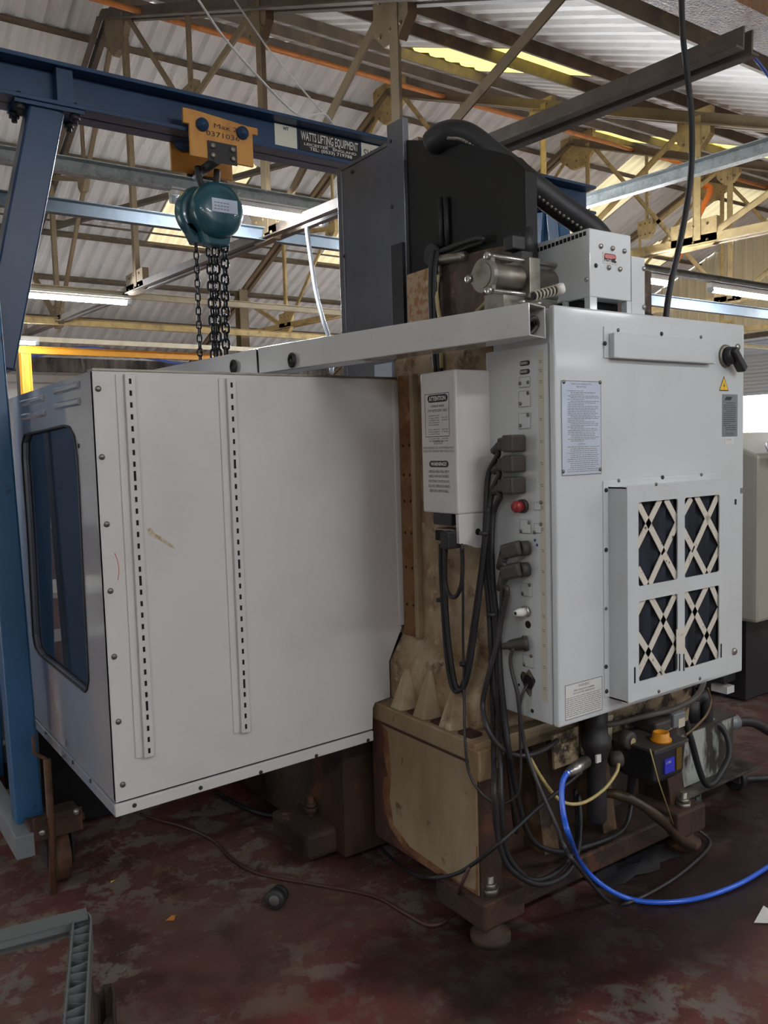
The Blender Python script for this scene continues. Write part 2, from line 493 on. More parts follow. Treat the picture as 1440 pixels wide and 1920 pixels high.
for ci, (ya, yb, sg) in enumerate(COURSES):
    me = sheet_mesh('roof_sheet', yb-ya, sg, SW, M['sheet'])
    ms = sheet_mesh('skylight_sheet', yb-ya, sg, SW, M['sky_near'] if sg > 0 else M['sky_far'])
    x0 = 5.6 if sg > 0 else 5.05
    for k in range(-10, 13):
        x = x0+k*SW
        if x > XR-.1 or x+SW < XL: continue
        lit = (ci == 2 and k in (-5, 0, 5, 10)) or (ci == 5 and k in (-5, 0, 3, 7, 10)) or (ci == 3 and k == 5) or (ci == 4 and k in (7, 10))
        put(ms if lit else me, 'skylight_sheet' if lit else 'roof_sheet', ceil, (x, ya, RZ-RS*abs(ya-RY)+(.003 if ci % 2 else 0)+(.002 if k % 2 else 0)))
# valley gutter between the two bays, and the roof of the bay behind the camera
b = MB(); b.bar((XL, -5.45, RZ+.06), (XR, -5.45, RZ+.06), .5, .03)
c2 = struct(b.build('ceiling_back', M['sheet']))
for ya, yb, sg in ((-5.5, 2.35, -1), (YB-.1, -5.4, 1)):
    me = sheet_mesh('roof_sheet', yb-ya, sg, SW*4, M['sheet'])
    for k in range(6):
        if XL+4.4*k < XR: put(me, 'roof_sheet', c2, (XL+4.4*k, ya, RZ-RS*abs(ya+5.45)))

# ------------------------------------------------------------------ roof trusses, purlins, runners
def rz(y): return 6.5-RS*abs(y-RY)
def tz(y): return 3.0+.036*y
PLATE = {}
def truss(X, label, dark, n1, n2, ap, f1, to):
    t = thing('roof_truss', label, 'truss', (X, RY, 3.4), 'riveted roof trusses')
    mt = M['truss_mid'] if dark else M['truss']; mr = M['truss_dark'] if dark else M['truss_mid']
    tz = lambda y: 3.0+.036*y+to
    s1, s2 = n2+1.4, f1-1.65                                   # short posts
    def member(name, a, c, wd=.06, hh=.06):
        b = MB(); b.angle((X, a[0], a[1]), (X, c[0], c[1]), wd, hh, .010, up=(1, 0, 0)); b.build(name, mt, t)
    for y0, y1 in ((2.35, RY), (RY, 17.8)):
        b = MB()
        for s in (-.03, .03): b.angle((X+s, y0, rz(y0)), (X+s, y1, rz(y1)), .06, .11, .012, side=1 if s > 0 else -1)
        b.build('rafter', mr, t)
    b = MB()
    for s in (-.03, .03): b.angle((X+s, 1.95, tz(1.95)), (X+s, 14.7, tz(14.7)), .05, .09, .010, side=1 if s > 0 else -1)
    b.build('tie', mt if not dark else M['truss_dark'], t)
    for y, wd in ((n1, .08), (n2, .08), (ap-.2, .08), (f1, .08)):
        member('post', (y, rz(y)), (y, tz(y)), wd, wd)
    for a, c in (((n1+.05, rz(n1)), (n2-.05, tz(n2))), ((ap-.3, rz(ap)-.15), (n2+.05, tz(n2))), ((ap+.2, rz(ap)-.15), (f1-.05, tz(f1))), ((n1-1.45, rz(n1-1.45)), (n1-.05, tz(n1))),
                 ((f1+.05, tz(f1)), (f1+1.8, rz(f1+1.8))), ((n2+.05, rz(n2)), (s1, 4.72)), ((f1-.05, rz(f1)), (s2, 4.95))):
        member('diagonal', a, c)
    member('post', (s1, rz(s1)), (s1, 4.7), .05, .05)
    member('post', (s2, rz(s2)), (s2, 5.0), .05, .05)
    def gusset(y, z, wd, hh, cut=.3):
        poly = [(-wd/2, -hh/2+hh*cut), (-wd/2+wd*cut, -hh/2), (wd/2-wd*cut, -hh/2), (wd/2, -hh/2+hh*cut), (wd/2, hh/2), (-wd/2, hh/2)]
        b = MB(); b.prism(poly, [], (X-.035, y, z), (0, 1, 0), (0, 0, 1), (1, 0, 0), .07)
        g = b.build('gusset_plate', mt, t)
        r = MB()
        for u in (-.3, 0, .3):
            for q in (-.28, .3):
                for s in (-1, 1): r.lathe((X+s*.035, y+u*wd, z+q*hh), (s, 0, 0), ((0, .016), (.008, .013), (.013, .004)), 6)
        r.build('rivets', M['rivet'], g, kind='stuff')
    gusset(n1, rz(n1)-.12, .36, .36); gusset(n2, rz(n2)-.12, .34, .34); gusset(ap, rz(ap)-.14, .7, .55, .35)
    gusset(f1, tz(f1)+.05, .42, .34, .25); gusset(n2, tz(n2)+.05, .42, .22, .15); gusset(n1, tz(n1)+.06, .5, .26, .1)
    gusset(s2+.05, 4.98, .3, .3); gusset(s1, 4.74, .28, .28); gusset(ap-.2, tz(ap-.2)+.06, .55, .22, .1)
    b = MB(); b.channel((X, 14.72, 0), (X, 14.72, rz(14.72)), .16, .22, .02, up=(0, 1, 0)); b.build('column', mr, t)
    return t
M['truss_mid'] = mat('brown_cream_steel', rgb(124, 108, 82), .6, layers=((rgb(112, 96, 72), 3, .42, .65), (rgb(84, 72, 60), 8, .58, .75)))
truss(3.2, 'sooty riveted roof truss nearest the camera, above the blue hoist beam', True, 4.3, 6.08, 9.4, 12.6, 0)
truss(7.2, 'cream riveted roof truss with its gusset beside the hanging black cable', False, 4.92, 6.9, 9.85, 13.1, .2)
truss(11.0, 'cream riveted roof truss, third back, above the far right strip light', False, 4.95, 6.98, 9.75, 13.1, .2)
truss(14.8, 'farthest cream roof truss, just before the gable cladding', False, 4.95, 6.98, 9.75, 13.1, .2)

NEAR = ((3.37, 'lowest'), (5.2, 'second'), (6.05, 'third'), (7.45, 'fourth'), (8.4, 'fifth'), (9.6, 'topmost'))
for y, wd in NEAR:
    b = MB(); z = roof_z(y)-.055
    b.angle((.0, y, z), (XR-.1, y, z-.0), .06, .10, .012, up=(0, -RS, 1), side=-1)
    tag(b.build('purlin', M['purlin'], loc=(0, y, z)), wd+' steel purlin up the nearer roof slope, counted from the gutter', 'purlin', 'roof purlins')
for y, wd in ((10.44, 'topmost'), (12.34, 'second'), (14.0, 'third'), (15.16, 'fourth'), (16.4, 'fifth'), (17.6, 'lowest')):
    b = MB(); z = roof_z(y)-.06
    hh = .06 if y < 11 else .11
    b.angle((-1, y, z), (XR-.1, y, z), .08, hh, .014, up=(0, RS, 1), side=1)
    tag(b.build('purlin', M['purlin'], loc=(0, y, z)), wd+' steel purlin on the far roof slope, counted down from the ridge', 'purlin', 'roof purlins')
b = MB(); b.tube([(-1, 13.5, roof_z(13.5)-.2), (XR-.2, 13.5, roof_z(13.5)-.2)], .016, 6, smooth=False)
tag(b.build('conduit', M['truss_dark'], loc=(0, 13.5, 4)), 'thin dark conduit running along the far roof slope behind the chain hoist', 'conduit')
a = P(720, 150, 'Y', 8.6)
b = MB(); b.tube([(-1, 8.6, a.z), (XR-.4, 8.6, a.z)], .03, 10, smooth=False)
tag(b.build('copper_pipe', M['copper'], loc=(0, 8.6, a.z)), 'long orange pipe running just below the roof ridge', 'pipe')

# wind brace between the first two trusses on the far slope
b = MB(); b.angle((3.4, 13.3, roof_z(13.3)-.42), (7.2, 10.6, roof_z(10.6)-.42), .08, .1, .012)
tag(b.build('wind_brace', M['truss_dark'], loc=(3.4, 13.3, 4.7)), 'dark diagonal wind brace under the far roof slope at left', 'brace')

# runners along the bays
def runner(y, z, x0, x1, h, label, m, name='runner_channel', wd=.06):
    b = MB(); b.channel((x0, y, z), (x1, y, z), wd, h, .006, side=1)
    return tag(b.build(name, m, loc=(x0, y, z)), label, 'runner', 'runner channels under the trusses')
runner(5.52, 3.31, .0, 6.8, .10, 'galvanised channel carrying the strip light behind the chain hoist', M['galv'])
runner(6.1, 3.215, .0, 7.0, .10, 'blue grey channel just below and behind the galvanised light channel', M['bluegrey'])
runner(9.5, 3.29, .0, XR-.3, .075, 'cream channel carrying the second strip light, farther back', M['creamstrip'])
runner(12.5, 3.41, .0, XR-.3, .10, 'cream runner along the truss gussets above the yellow crane beam', M['truss'])
# struts along the slope of the trusses
a, c = P(1080, 386, 'X', 5.3), P(1460, 272, 'X', 5.3)
b = MB(); b.channel(a, c, .07, .1, .006, side=1)
tag(b.build('tie_channel', M['galv'], loc=a), 'galvanised channel crossing behind the hanging black cable', 'strut')

# fluorescent battens
def batten(x0, y, z, label, L=1.23, dm='tube'):
    t = thing('strip_light', label, 'light', (x0, y, z), 'fluorescent strip lights')
    b = MB(); b.box(x0, x0+L, y-.035, y+.035, z+.02, z+.075); b.build('batten_body', M['white_metal'], t, bev=.004)
    b = MB(); b.cyl((x0+.05, y, z), (x0+L-.05, y, z), .027, 12); b.build('diffuser', M[dm], t)
    for q in (x0, x0+L-.055):
        b = MB(); b.cyl((q, y, z), (q+.055, y, z), .03, 12); b.build('end_cap', M['clear'], t)
    return t
batten(2.17, 5.5, 3.205, 'lit strip light behind the teal chain hoist')
batten(1.99, 9.5, 3.21, 'lit strip light left of the chains, second from the camera')
a = P(10, 641, 'Y', 12.7); batten(P(73, 645, 'Y', 12.7).x-1.23, 12.7, a.z, 'lit strip light at the left edge over the yellow post')
a = P(1205, 525, 'Y', 5.5); batten(P(1258, 532, 'Y', 5.5).x-1.23, 5.5, a.z, 'lit strip light at right beside the hanging black cable')
batten(8.3, 5.5, a.z, 'lit strip light at the far right under the cream gusset')
b = MB(); z = a.z+.115; b.channel((6.9, 5.5, z), (XR-.3, 5.5, z), .06, .07, .006)
tag(b.build('runner_channel', M['galv'], loc=(a.x, 5.5, z)), 'galvanised channel carrying the strip lights at right', 'runner', 'runner channels under the trusses')
a = P(1330, 577, 'Y', 6.1)
runner(6.1, a.z, 7.1, XR-.3, .13, 'lower grey channel at right, just above the white cabinet', M['bluegrey'])
ORD = ('first', 'second', 'third', 'fourth', 'fifth')
NTH = {}
for i, (x, y, z) in enumerate(((4.0, 5.5, 3.2), (5.35, 5.5, 3.2), (6.6, 9.5, 3.21), (8.4, 9.5, 3.21), (10.2, 9.5, 3.21), (8.1, 12.7, 3.15), (10.0, 12.7, 3.15), (11.8, 12.7, 3.15), (10.5, 5.5, 3.12), (12.5, 5.5, 3.12), (14.5, 5.5, 3.12))):  # tubes added out of sight along the runs to brighten the roof
    NTH[y] = NTH.get(y, 0)+1
    batten(x, y, z, ORD[NTH[y]-1]+' added strip light from the left, hidden behind the machine to brighten the roof, '+{5.5: 'nearest run', 9.5: 'middle run', 12.7: 'farthest run'}[y])
# unseen battens and area lamps added behind the camera as frontal fill
for i in range(4):
    for j, yy in enumerate((-1.6, -5.6)):
        x = -3.0+4.2*i
        batten(x, yy, 3.55, ORD[i]+' added fill strip light from the left, unseen behind the camera, '+('run beside the gutter' if j == 0 else 'run farther from the gutter'), 1.5, 'tube_fill')
        ld = bpy.data.lights.new('unseen_fill_lamp', 'AREA'); ld.shape = 'RECTANGLE'; ld.size = 1.5; ld.size_y = .1
        ld.energy = FILL_LAMP_POWER; ld.color = (.97, .98, 1.0)
        lo = bpy.data.objects.new('unseen_fill_lamp', ld); COL.objects.link(lo); lo.location = (x+.75, yy, 3.5)

# yellow crane portal at the back and its light trunking
t = thing('yellow_crane', 'yellow crane portal standing towards the far wall at left', 'crane', (3.0, 13.4, 0))
a, c = P(75, 657, 'Y', 13.4), P(450, 668, 'Y', 13.4)
b = MB(); b.ibeam((2.8, 13.4, a.z), (9.5, 13.4, a.z), .08, .11, .012, .012); b.build('beam', M['yellow'], t)
q = P(48, 690, 'Y', 13.4)
b = MB(); b.ibeam((q.x, 13.4, 0), (q.x, 13.4, a.z-.04), .17, .14, .016, .012, up=(1, 0, 0)); b.build('post', M['yellow'], t)
b = MB(); b.ibeam((9.4, 13.4, 0), (9.4, 13.4, a.z-.04), .17, .14, .016, .012, up=(1, 0, 0)); b.build('post', M['yellow'], t)
z = P(150, 640, 'Y', 12.7).z
b = MB(); b.box(-1, 13.4, 12.68, 12.74, z-.035, z+.035)
tag(b.build('light_trunking', M['creamstrip'], loc=(3, 12.7, z)), 'white lighting trunking running above the yellow crane beam', 'trunking')
M['blue_pipe'] = mat('blue_air_pipe', rgb(70, 96, 178), .4)
pts = [P(0, 665, 'Y', 16.3), P(60, 668, 'Y', 16.3), P(150, 652, 'Y', 16.3), P(220, 660, 'Y', 16.3), P(330, 681, 'Y', 16.3), P(420, 690, 'Y', 16.3)]
b = MB(); b.tube(pts, .025, 8)
tag(b.build('air_line', M['blue_pipe'], loc=pts[2]), 'blue air line sagging under the eave behind the yellow beam', 'pipe')

# ------------------------------------------------------------------ machine materials
M['panel'] = mat('white_machine_paint', rgb(206, 204, 201), .32, layers=((rgb(194, 191, 187), 2.2, .5, .8), (rgb(172, 164, 152), 30, .72, .8)), coat=.25)
M['cab'] = mat('cool_white_machine_paint', rgb(202, 207, 208), .3, layers=((rgb(192, 193, 194), 2, .5, .75), (rgb(150, 146, 140), 34, .74, .8)), coat=.3)
M['gloss'] = mat('white_gloss_shaded_grey', rgb(160, 165, 174), .16, layers=((rgb(140, 145, 156), 2, .5, .8),), coat=1.0)  # white gloss paint, its grey shade and dark reflection put into the colour
M['traypaint'] = mat('glossy_cream_paint', rgb(192, 193, 190), .2, layers=((rgb(176, 177, 174), 3, .5, .8),), coat=.8)
M['casting'] = mat('rust_stained_cast_iron', rgb(172, 156, 128), .7, layers=((rgb(132, 108, 78), 6, .42, .6), (rgb(148, 108, 66), 5.2, .55, .70, (1, 1.4, .6)), (rgb(82, 58, 40), 11, .55, .68), (rgb(188, 172, 142), 18, .58, .68)), bump=(26, .5))
M['casting_dirty'] = mat('oil_blackened_casting', rgb(104, 84, 60), .6, layers=((rgb(58, 44, 34), 6, .40, .58, (1, 1, .4)), (rgb(134, 112, 82), 5, .58, .7), (rgb(110, 66, 34), 4, .6, .75)), bump=(30, .4))
M['casting_pale'] = mat('stained_cream_paint', rgb(160, 144, 116), .6, layers=((rgb(134, 114, 84), 3, .42, .66, (1, 1, .4)), (rgb(138, 98, 56), 2.6, .56, .74, (1, 1.4, .25)), (rgb(178, 164, 138), 5, .6, .75), (rgb(96, 74, 52), 14, .64, .72)), bump=(30, .15))
M['rustdark'] = mat('dark_rusty_steel', rgb(70, 48, 36), .75, layers=((rgb(44, 32, 27), 4, .42, .62), (rgb(120, 72, 40), 6, .58, .75), (rgb(150, 128, 98), 5, .68, .78)), bump=(40, .4))
M['rustedge'] = mat('bare_rust_patch', rgb(58, 36, 32), .8, layers=((rgb(92, 52, 34), 9, .5, .7),), bump=(40, .3))
M['rustorange'] = mat('orange_rust', rgb(132, 98, 66), .8, layers=((rgb(108, 64, 36), 9, .45, .65), (rgb(160, 120, 76), 14, .58, .72)), bump=(40, .3))
M['headrust'] = mat('brown_mottled_casting', rgb(92, 76, 64), .7, layers=((rgb(66, 52, 44), 10, .42, .62), (rgb(128, 96, 70), 16, .58, .72)), bump=(50, .4))
M['headpale'] = mat('speckled_rust_casting', rgb(170, 146, 118), .75, layers=((rgb(150, 104, 66), 40, .48, .58), (rgb(192, 176, 150), 12, .56, .7)), bump=(60, .5))
M['plate'] = mat('oily_black_plate', rgb(24, 23, 23), .55, spec=.3, layers=((rgb(42, 38, 36), 3, .5, .75), (rgb(26, 25, 26), 6, .5, .7), (rgb(120, 116, 110), 26, .73, .78, (1, 1, .3))), bump=(20, .15))
M['silver'] = mat('brushed_sheet_metal', rgb(116, 118, 124), .34, .5, layers=((rgb(98, 100, 108), 2, .45, .7), (rgb(132, 120, 112), 1.3, .6, .8)))
M['black'] = mat('black_rubber', rgb(34, 34, 37), .5, layers=((rgb(52, 50, 50), 10, .5, .75),))
M['cable'] = mat('dark_cable', rgb(46, 44, 46), .45, layers=((rgb(66, 60, 56), 7, .5, .75),))
M['plug'] = mat('charcoal_plug', rgb(62, 58, 55), .55, layers=((rgb(78, 74, 68), 14, .5, .7),))
M['void'] = mat('black_void', rgb(9, 9, 10), .8)
M['ink'] = mat('black_ink', rgb(40, 40, 42), .6)
M['inkgrey'] = mat('grey_ink', rgb(120, 120, 122), .6)
M['paper'] = mat('pale_label', rgb(216, 216, 212), .5)
M['steel'] = mat('bright_steel', rgb(186, 184, 178), .28, .9, layers=((rgb(150, 146, 138), 20, .5, .7),))
M['dullsteel'] = mat('dull_steel', rgb(140, 136, 126), .42, .75, layers=((rgb(104, 96, 84), 12, .5, .7),))
M['screw'] = mat('screw_steel', rgb(122, 118, 110), .4, .8)
M['alu'] = mat('brushed_aluminium', rgb(196, 206, 220), .4, .35, layers=((rgb(172, 184, 202), 3, .45, .7),))
M['red'] = mat('red_button', rgb(150, 44, 44), .35)
M['white'] = mat('white_plastic', rgb(230, 228, 220), .4)
M['strip'] = mat('beige_label_strip', rgb(196, 190, 170), .5)
M['navy'] = mat('pleated_filter', rgb(36, 44, 58), .7, layers=((rgb(16, 18, 24), 8, .4, .6, (3, 1, .4)),))
M['card'] = mat('soiled_card', rgb(206, 200, 186), .8, layers=((rgb(80, 70, 58), 40, .62, .68, (1, 1, 1)),))
M['orange'] = mat('orange_plastic', rgb(214, 140, 30), .4)
M['bluelabel'] = mat('blue_label', rgb(52, 56, 190), .4)
M['hazard'] = mat('hazard_yellow', rgb(240, 196, 30), .4)
M['pinklabel'] = mat('faded_red_label', rgb(214, 120, 116), .5)
def glass_mat():
    m = mat('tinted_glazing', rgb(70, 78, 96), .02)
    b = m.node_tree.nodes['Principled BSDF']
    b.inputs['IOR'].default_value = 1.7
    b.inputs['Transmission Weight'].default_value = .55
    return m
M['glass'] = glass_mat()

# shared small pieces
def screw_mesh(name, axis, r, h, m, n=10):
    b = MB(); b.lathe((0, 0, 0), axis, ((0, r), (h*.5, r), (h, r*.7)), n)
    me = b.mesh(name); me.materials.append(m); return me
SCREW_Y = screw_mesh('screw', (0, -1, 0), .0085, .005, M['screw'])
BOLT_Y = screw_mesh('bolt', (0, -1, 0), .0065, .004, M['ink'])
SCREW_YS = screw_mesh('screw', (0, -1, 0), .0055, .003, M['screw'])
SCREW_X = screw_mesh('screw', (-1, 0, 0), .0055, .003, M['screw'])
BOLT_X = screw_mesh('bolt', (-1, 0, 0), .007, .004, M['ink'])

mc = thing('machining_centre', 'large white vertical machining centre on a rusty cast base, seen from the rear', 'machine', (1.58, 1.8, 0))

# ---- cast base: side wall, top flange, recessed rear, foot plate
XB0, XB1 = 1.58, 2.63
b = MB()
b.prism([(1.815, .135), (2.36, .135), (2.36, .549), (1.815, .549)], [], (XB0, 0, 0), (0, 1, 0), (0, 0, 1), (1, 0, 0), .09)
base = b.build('base_casting', M['casting_pale'], mc, bev=.006)
b = MB(); b.box(XB0+.004, XB0+.088, 1.807, 1.816, .14, .52); b.build('rusted_edge', M['rustdark'], base)
# bare rust along the far edge of the side wall
poly = [(2.362, .13), (2.362, .548), (2.335, .55), (2.30, .535), (2.288, .49), (2.30, .46), (2.285, .40), (2.275, .37), (2.30, .36), (2.31, .30), (2.30, .24), (2.27, .19), (2.2, .15), (2.1, .134), (2.2, .131)]
edge = [(2.361, .131), (2.361, .549), (2.31, .549), (2.27, .53), (2.262, .47), (2.255, .38), (2.268, .30), (2.25, .21), (2.16, .165), (2.02, .158), (1.88, .15), (1.83, .158), (1.822, .30), (1.816, .30), (1.816, .131)]
b = MB(); b.prism(edge, [], (XB0-.0003, 0, 0), (0, 1, 0), (0, 0, 1), (1, 0, 0), .0002); b.build('rust_bloom', M['rustorange'], base, 'orange rust blooming along the edges of the base side')
b = MB(); b.box(XB0-.0012, XB0+.001, 1.85, 2.355, .546, .5515); b.build('flange_joint', M['rustedge'], base)
b = MB(); b.prism(poly, [], (XB0-.0006, 0, 0), (0, 1, 0), (0, 0, 1), (1, 0, 0), .0005); b.build('rust_patch', M['rustedge'], base, 'dark bare rust along the far edge of the base')
b = MB(); b.box(XB0+.001, XB1, 1.818, 2.36, .551, .612); b.build('base_flange', M['casting_pale'], mc, bev=.005)
b = MB(); b.box(XB0-.001, XB0+.06, 1.80, 1.85, .50, .595); b.build('corner_lug', M['casting_pale'], mc, bev=.006)
b = MB(); b.box(XB0+.08, XB1, 1.98, 2.34, .10, .56); b.build('rear_web', M['rustdark'], mc)
for x0, x1, y in ((1.93, 2.0, 1.88), (2.2, 2.27, 1.86), (2.54, 2.63, 1.83)):
    b = MB(); b.prism([(y, .13), (2.0, .13), (2.0, .52), (y+.06, .52)], [], (x0, 0, 0), (0, 1, 0), (0, 0, 1), (1, 0, 0), x1-x0)
    b.build('web_rib', M['casting_dirty'] if x0 < 2.5 else M['rustdark'], mc, bev=.006)
b = MB(); b.box(XB0-.005, XB1+.005, 1.80, 2.02, .06, .135); b.build('foot_plate', M['rustdark'], mc, bev=.008)
b = MB(); b.box(XB0-.02, XB0+.15, 1.77, 2.0, .055, .145); b.build('foot_block', M['rustdark'], mc, bev=.01)
b = MB(); b.box(XB1-.14, XB1+.03, 1.77, 2.0, .05, .15); b.build('foot_block', M['rustdark'], mc, bev=.01)
b = MB(); b.box(1.5, 2.75, 2.44, 4.6, .04, .46); b.build('bed_casting', M['rustdark'], mc)
b = MB(); b.box(.695, 3.35, 3.40, 4.3, .015, .53); b.build('coolant_sump', M['void'], mc)
q = P(650, 1545, 'Z', .05)
b = MB(); b.box(1.38, 1.6, q.y-.14, q.y+.14, .03, .13); b.build('foot_block', M['rustdark'], mc, bev=.02)
for x, y in ((1.62, 1.81), (2.58, 1.81), (1.48, q.y)):
    b = MB(); b.lathe((x, y, 0), (0, 0, 1), ((0, .062), (.02, .062), (.028, .04), (.07, .03)), 20); pd = b.build('levelling_pad', M['dullsteel'] if x < 1.6 else M['rustdark'], mc)
    b = MB(); b.cyl((x, y, .06), (x, y, .2), .013, 10); b.cyl((x, y, .145), (x, y, .163), .028, 6); b.cyl((x, y, .163), (x, y, .178), .022, 6); b.build('levelling_bolt', M['dullsteel'] if x > 1.6 else M['rustdark'], pd)

# ---- column
b = MB()
b.prism([(1.855, .612), (2.36, .612), (2.36, 1.80), (1.855, 1.80)], [], (1.715, 0, 0), (0, 1, 0), (0, 0, 1), (1, 0, 0), .80)
col = b.build('column', M['casting'], mc, bev=.01)
b = MB()   # flared skirt
vs = [(1.645, 1.9, .612), (1.645, 2.345, .612), (1.645, 2.345, .75), (1.645, 1.9, .70), (1.72, 2.345, .612), (1.72, 1.9, .612), (1.718, 2.345, .86), (1.718, 1.9, .80)]
b.add(vs, [(0, 1, 2, 3), (2, 6, 7, 3), (0, 3, 7, 5), (1, 4, 6, 2), (0, 5, 4, 1), (4, 5, 7, 6)])
b.build('column_skirt', M['casting'], mc, bev=.012)
for y, s in ((2.235, 1.0), (2.11, 1.15), (1.975, 1.1)):
    b = MB(); h = .125*s; d = .036
    vs = [(1.648, y-.012, .625+h), (1.648, y+.012, .625+h), (1.648, y-.06, .612), (1.648, y+.055, .612), (1.588, y-.028, .612), (1.588, y+.03, .612), (1.638, y-.01, .62+h), (1.638, y+.01, .62+h)]
    b.add(vs, [(0, 1, 7, 6), (6, 7, 5, 4), (0, 6, 4, 2), (1, 3, 5, 7), (2, 4, 5, 3), (0, 2, 3, 1)])
    b.build('gusset_rib', M['casting_pale'] if s > 1.12 else M['casting'], mc, bev=.006)
    b = MB(); b.box(1.60, 1.646, y-.115, y-.055, .6125, .622); b.build('oil_recess', M['rustedge'], mc)
b = MB(); b.box(1.700, 1.716, 2.245, 2.322, .84, 1.74); gs = b.build('rust_streaked_strip', M['rustorange'], mc, bev=.003)
hl = MB()
for z in (.95, 1.08, 1.2, 1.31, 1.4, 1.5): 
    for y in (2.265, 2.3): hl.lathe((1.7, y, z), (-1, 0, 0), ((0, .005), (.001, .005)), 8)
hl.build('drilled_holes', M['void'], gs, kind='stuff')
b = MB(); b.box(1.69, 1.717, 2.226, 2.246, .84, 1.74); b.build('edge_ridge', M['casting_pale'], mc, bev=.004)
b = MB(); b.box(1.80, 2.5, 1.88, 2.40, 1.79, 2.09); b.build('column_head', M['headrust'], mc, bev=.008)
b = MB(); b.prism([(1.83, 1.80), (2.2, 1.80), (2.2, 2.105), (1.99, 2.10), (1.83, 2.09)], [], (1.775, 0, 0), (0, 1, 0), (0, 0, 1), (1, 0, 0), .04); b.build('head_side_plate', M['headrust'], mc, bev=.004)
a = P(762, 515, 'X', 1.75); c = P(808, 500, 'X', 1.75)
b = MB(); b.prism([(c.y, 1.62), (a.y, 1.62), (a.y, a.z), (c.y, c.z)], [], (1.75, 0, 0), (0, 1, 0), (0, 0, 1), (1, 0, 0), .03); b.build('speckled_face', M['headpale'], mc, bev=.004)
b = MB(); b.cyl((1.80, P(815, 478, 'X', 1.79).y, 2.135), (1.77, P(815, 478, 'X', 1.79).y, 2.135), .035, 16); b.build('bearing_cap', M['black'], mc)

# ---- black head plate, silver cover
a = P(757, 262, 'X', 1.8); c = P(850, 263, 'X', 1.8); d = P(985, 345, 'X', 1.8)
b = MB(); b.prism([(d.y, 1.95), (a.y, 1.95), (a.y, a.z), (c.y, c.z), (d.y+.06, d.z+.10), (d.y, d.z+.04)], [], (1.80, 0, 0), (0, 1, 0), (0, 0, 1), (1, 0, 0), .05)
hp = b.build('head_plate', M['plate'], mc, bev=.004)
for px in (826, 836):
    q1, q2 = P(px, 370, 'X', 1.79), P(px+3, 462, 'X', 1.79)
    b = MB(); b.tube([q1, q2], .009, 8, smooth=False); b.build('black_tube', M['black'], mc)
# the post strip with bolts, and the cover box beyond it
a1, a2 = P(727, 236, 'X', 1.79), P(757, 236, 'X', 1.79)
b = MB(); b.box(1.785, 1.81, a2.y, a1.y, 1.72, a1.z); st = b.build('cover_post', M['silver'], mc, bev=.002)
for py in (265, 388, 508, 557):
    put(BOLT_X, 'bolt', st, P(733+(py-265)*.02, py, 'X', 1.785))
q = P(747, 458, 'X', 1.78)
b = MB(); b.box(1.772, 1.80, P(760, 560, 'X', 1.78).y, P(739, 560, 'X', 1.78).y, 1.60, q.z); b.build('slideway_strip', M['black'], mc)
l1, l2 = P(632, 325, 'X', 1.80), P(727, 275, 'X', 1.80)
b = MB(); b.box(1.80, 2.42, l2.y, l1.y-.035, 1.74, l1.z); cv = b.build('head_cover', M['silver'], mc, bev=.003)
b = MB(); b.box(1.797, 2.42, l1.y-.034, l1.y, 1.74, l1.z+.003); b.build('cover_flange', M['silver'], cv, bev=.003)
b = MB(); b.box(1.797, 2.42, l2.y+.001, l1.y, l1.z, l1.z+.012); b.build('cover_lid', M['silver'], cv)
for px, py in ((660, 322), (645, 480)): put(BOLT_X, 'bolt', cv, P(px, py, 'X', 1.797))
b = MB(); b.box(1.76, 1.80, P(735, 690, 'X', 1.76).y, P(702, 690, 'X', 1.76).y, 1.7, 1.80); b.build('lower_bracket', M['alu'], mc)

# ---- enclosure: rear panel with a cut-out round the casting
YP = 2.333
XE0, XE1, ZE0, ZE1 = .673, 1.703, .507, 1.73
poly = [(XE0, ZE0), (1.562, ZE0+.018), (1.566, .60), (1.575, .615), (1.64, .622), (1.64, .75), (1.697, .86), (XE1, ZE1), (XE0, ZE1)]
b = MB(); b.prism(poly, [], (0, YP, 0), (1, 0, 0), (0, 0, 1), (0, 1, 0), .02)
rp = b.build('rear_panel', M['panel'], mc, bev=.002)
b = MB(); b.prism([(XE0-.004, .468), (1.56, .487), (1.56, .520), (XE0-.004, .503)], [], (0, YP-.006, 0), (1, 0, 0), (0, 0, 1), (0, 1, 0), .012)
rim = b.build('bottom_rim', M['panel'], mc, bev=.002)
b = MB(); b.add([(XE0-.004, YP-.006, .468), (1.56, YP-.006, .487), (1.56, YP+.06, .487), (XE0-.004, YP+.06, .468)], [(0, 1, 2, 3)]); b.build('rim_return', M['panel'], rim)
for px, py in ((252, 1510), (376, 1477), (489, 1448), (593, 1417), (690, 1388)): put(BOLT_Y, 'bolt', rim, P(px, py, 'Y', YP-.006))
for px, py in ((184, 729), (191, 857), (200, 983), (207, 1108), (214, 1231), (222, 1353), (230, 1471)): put(SCREW_Y, 'screw', rp, P(px, py, 'Y', YP))
b = MB(); b.box(XE1-.018, XE1+.012, YP-.004, YP+.03, .87, ZE1-.005); b.build('edge_trim', M['panel'], rp, bev=.003)
b = MB(); b.box(XE0, XE1, YP-.003, YP+.05, ZE1, ZE1+.006); b.build('top_lip', M['dullsteel'], rp)
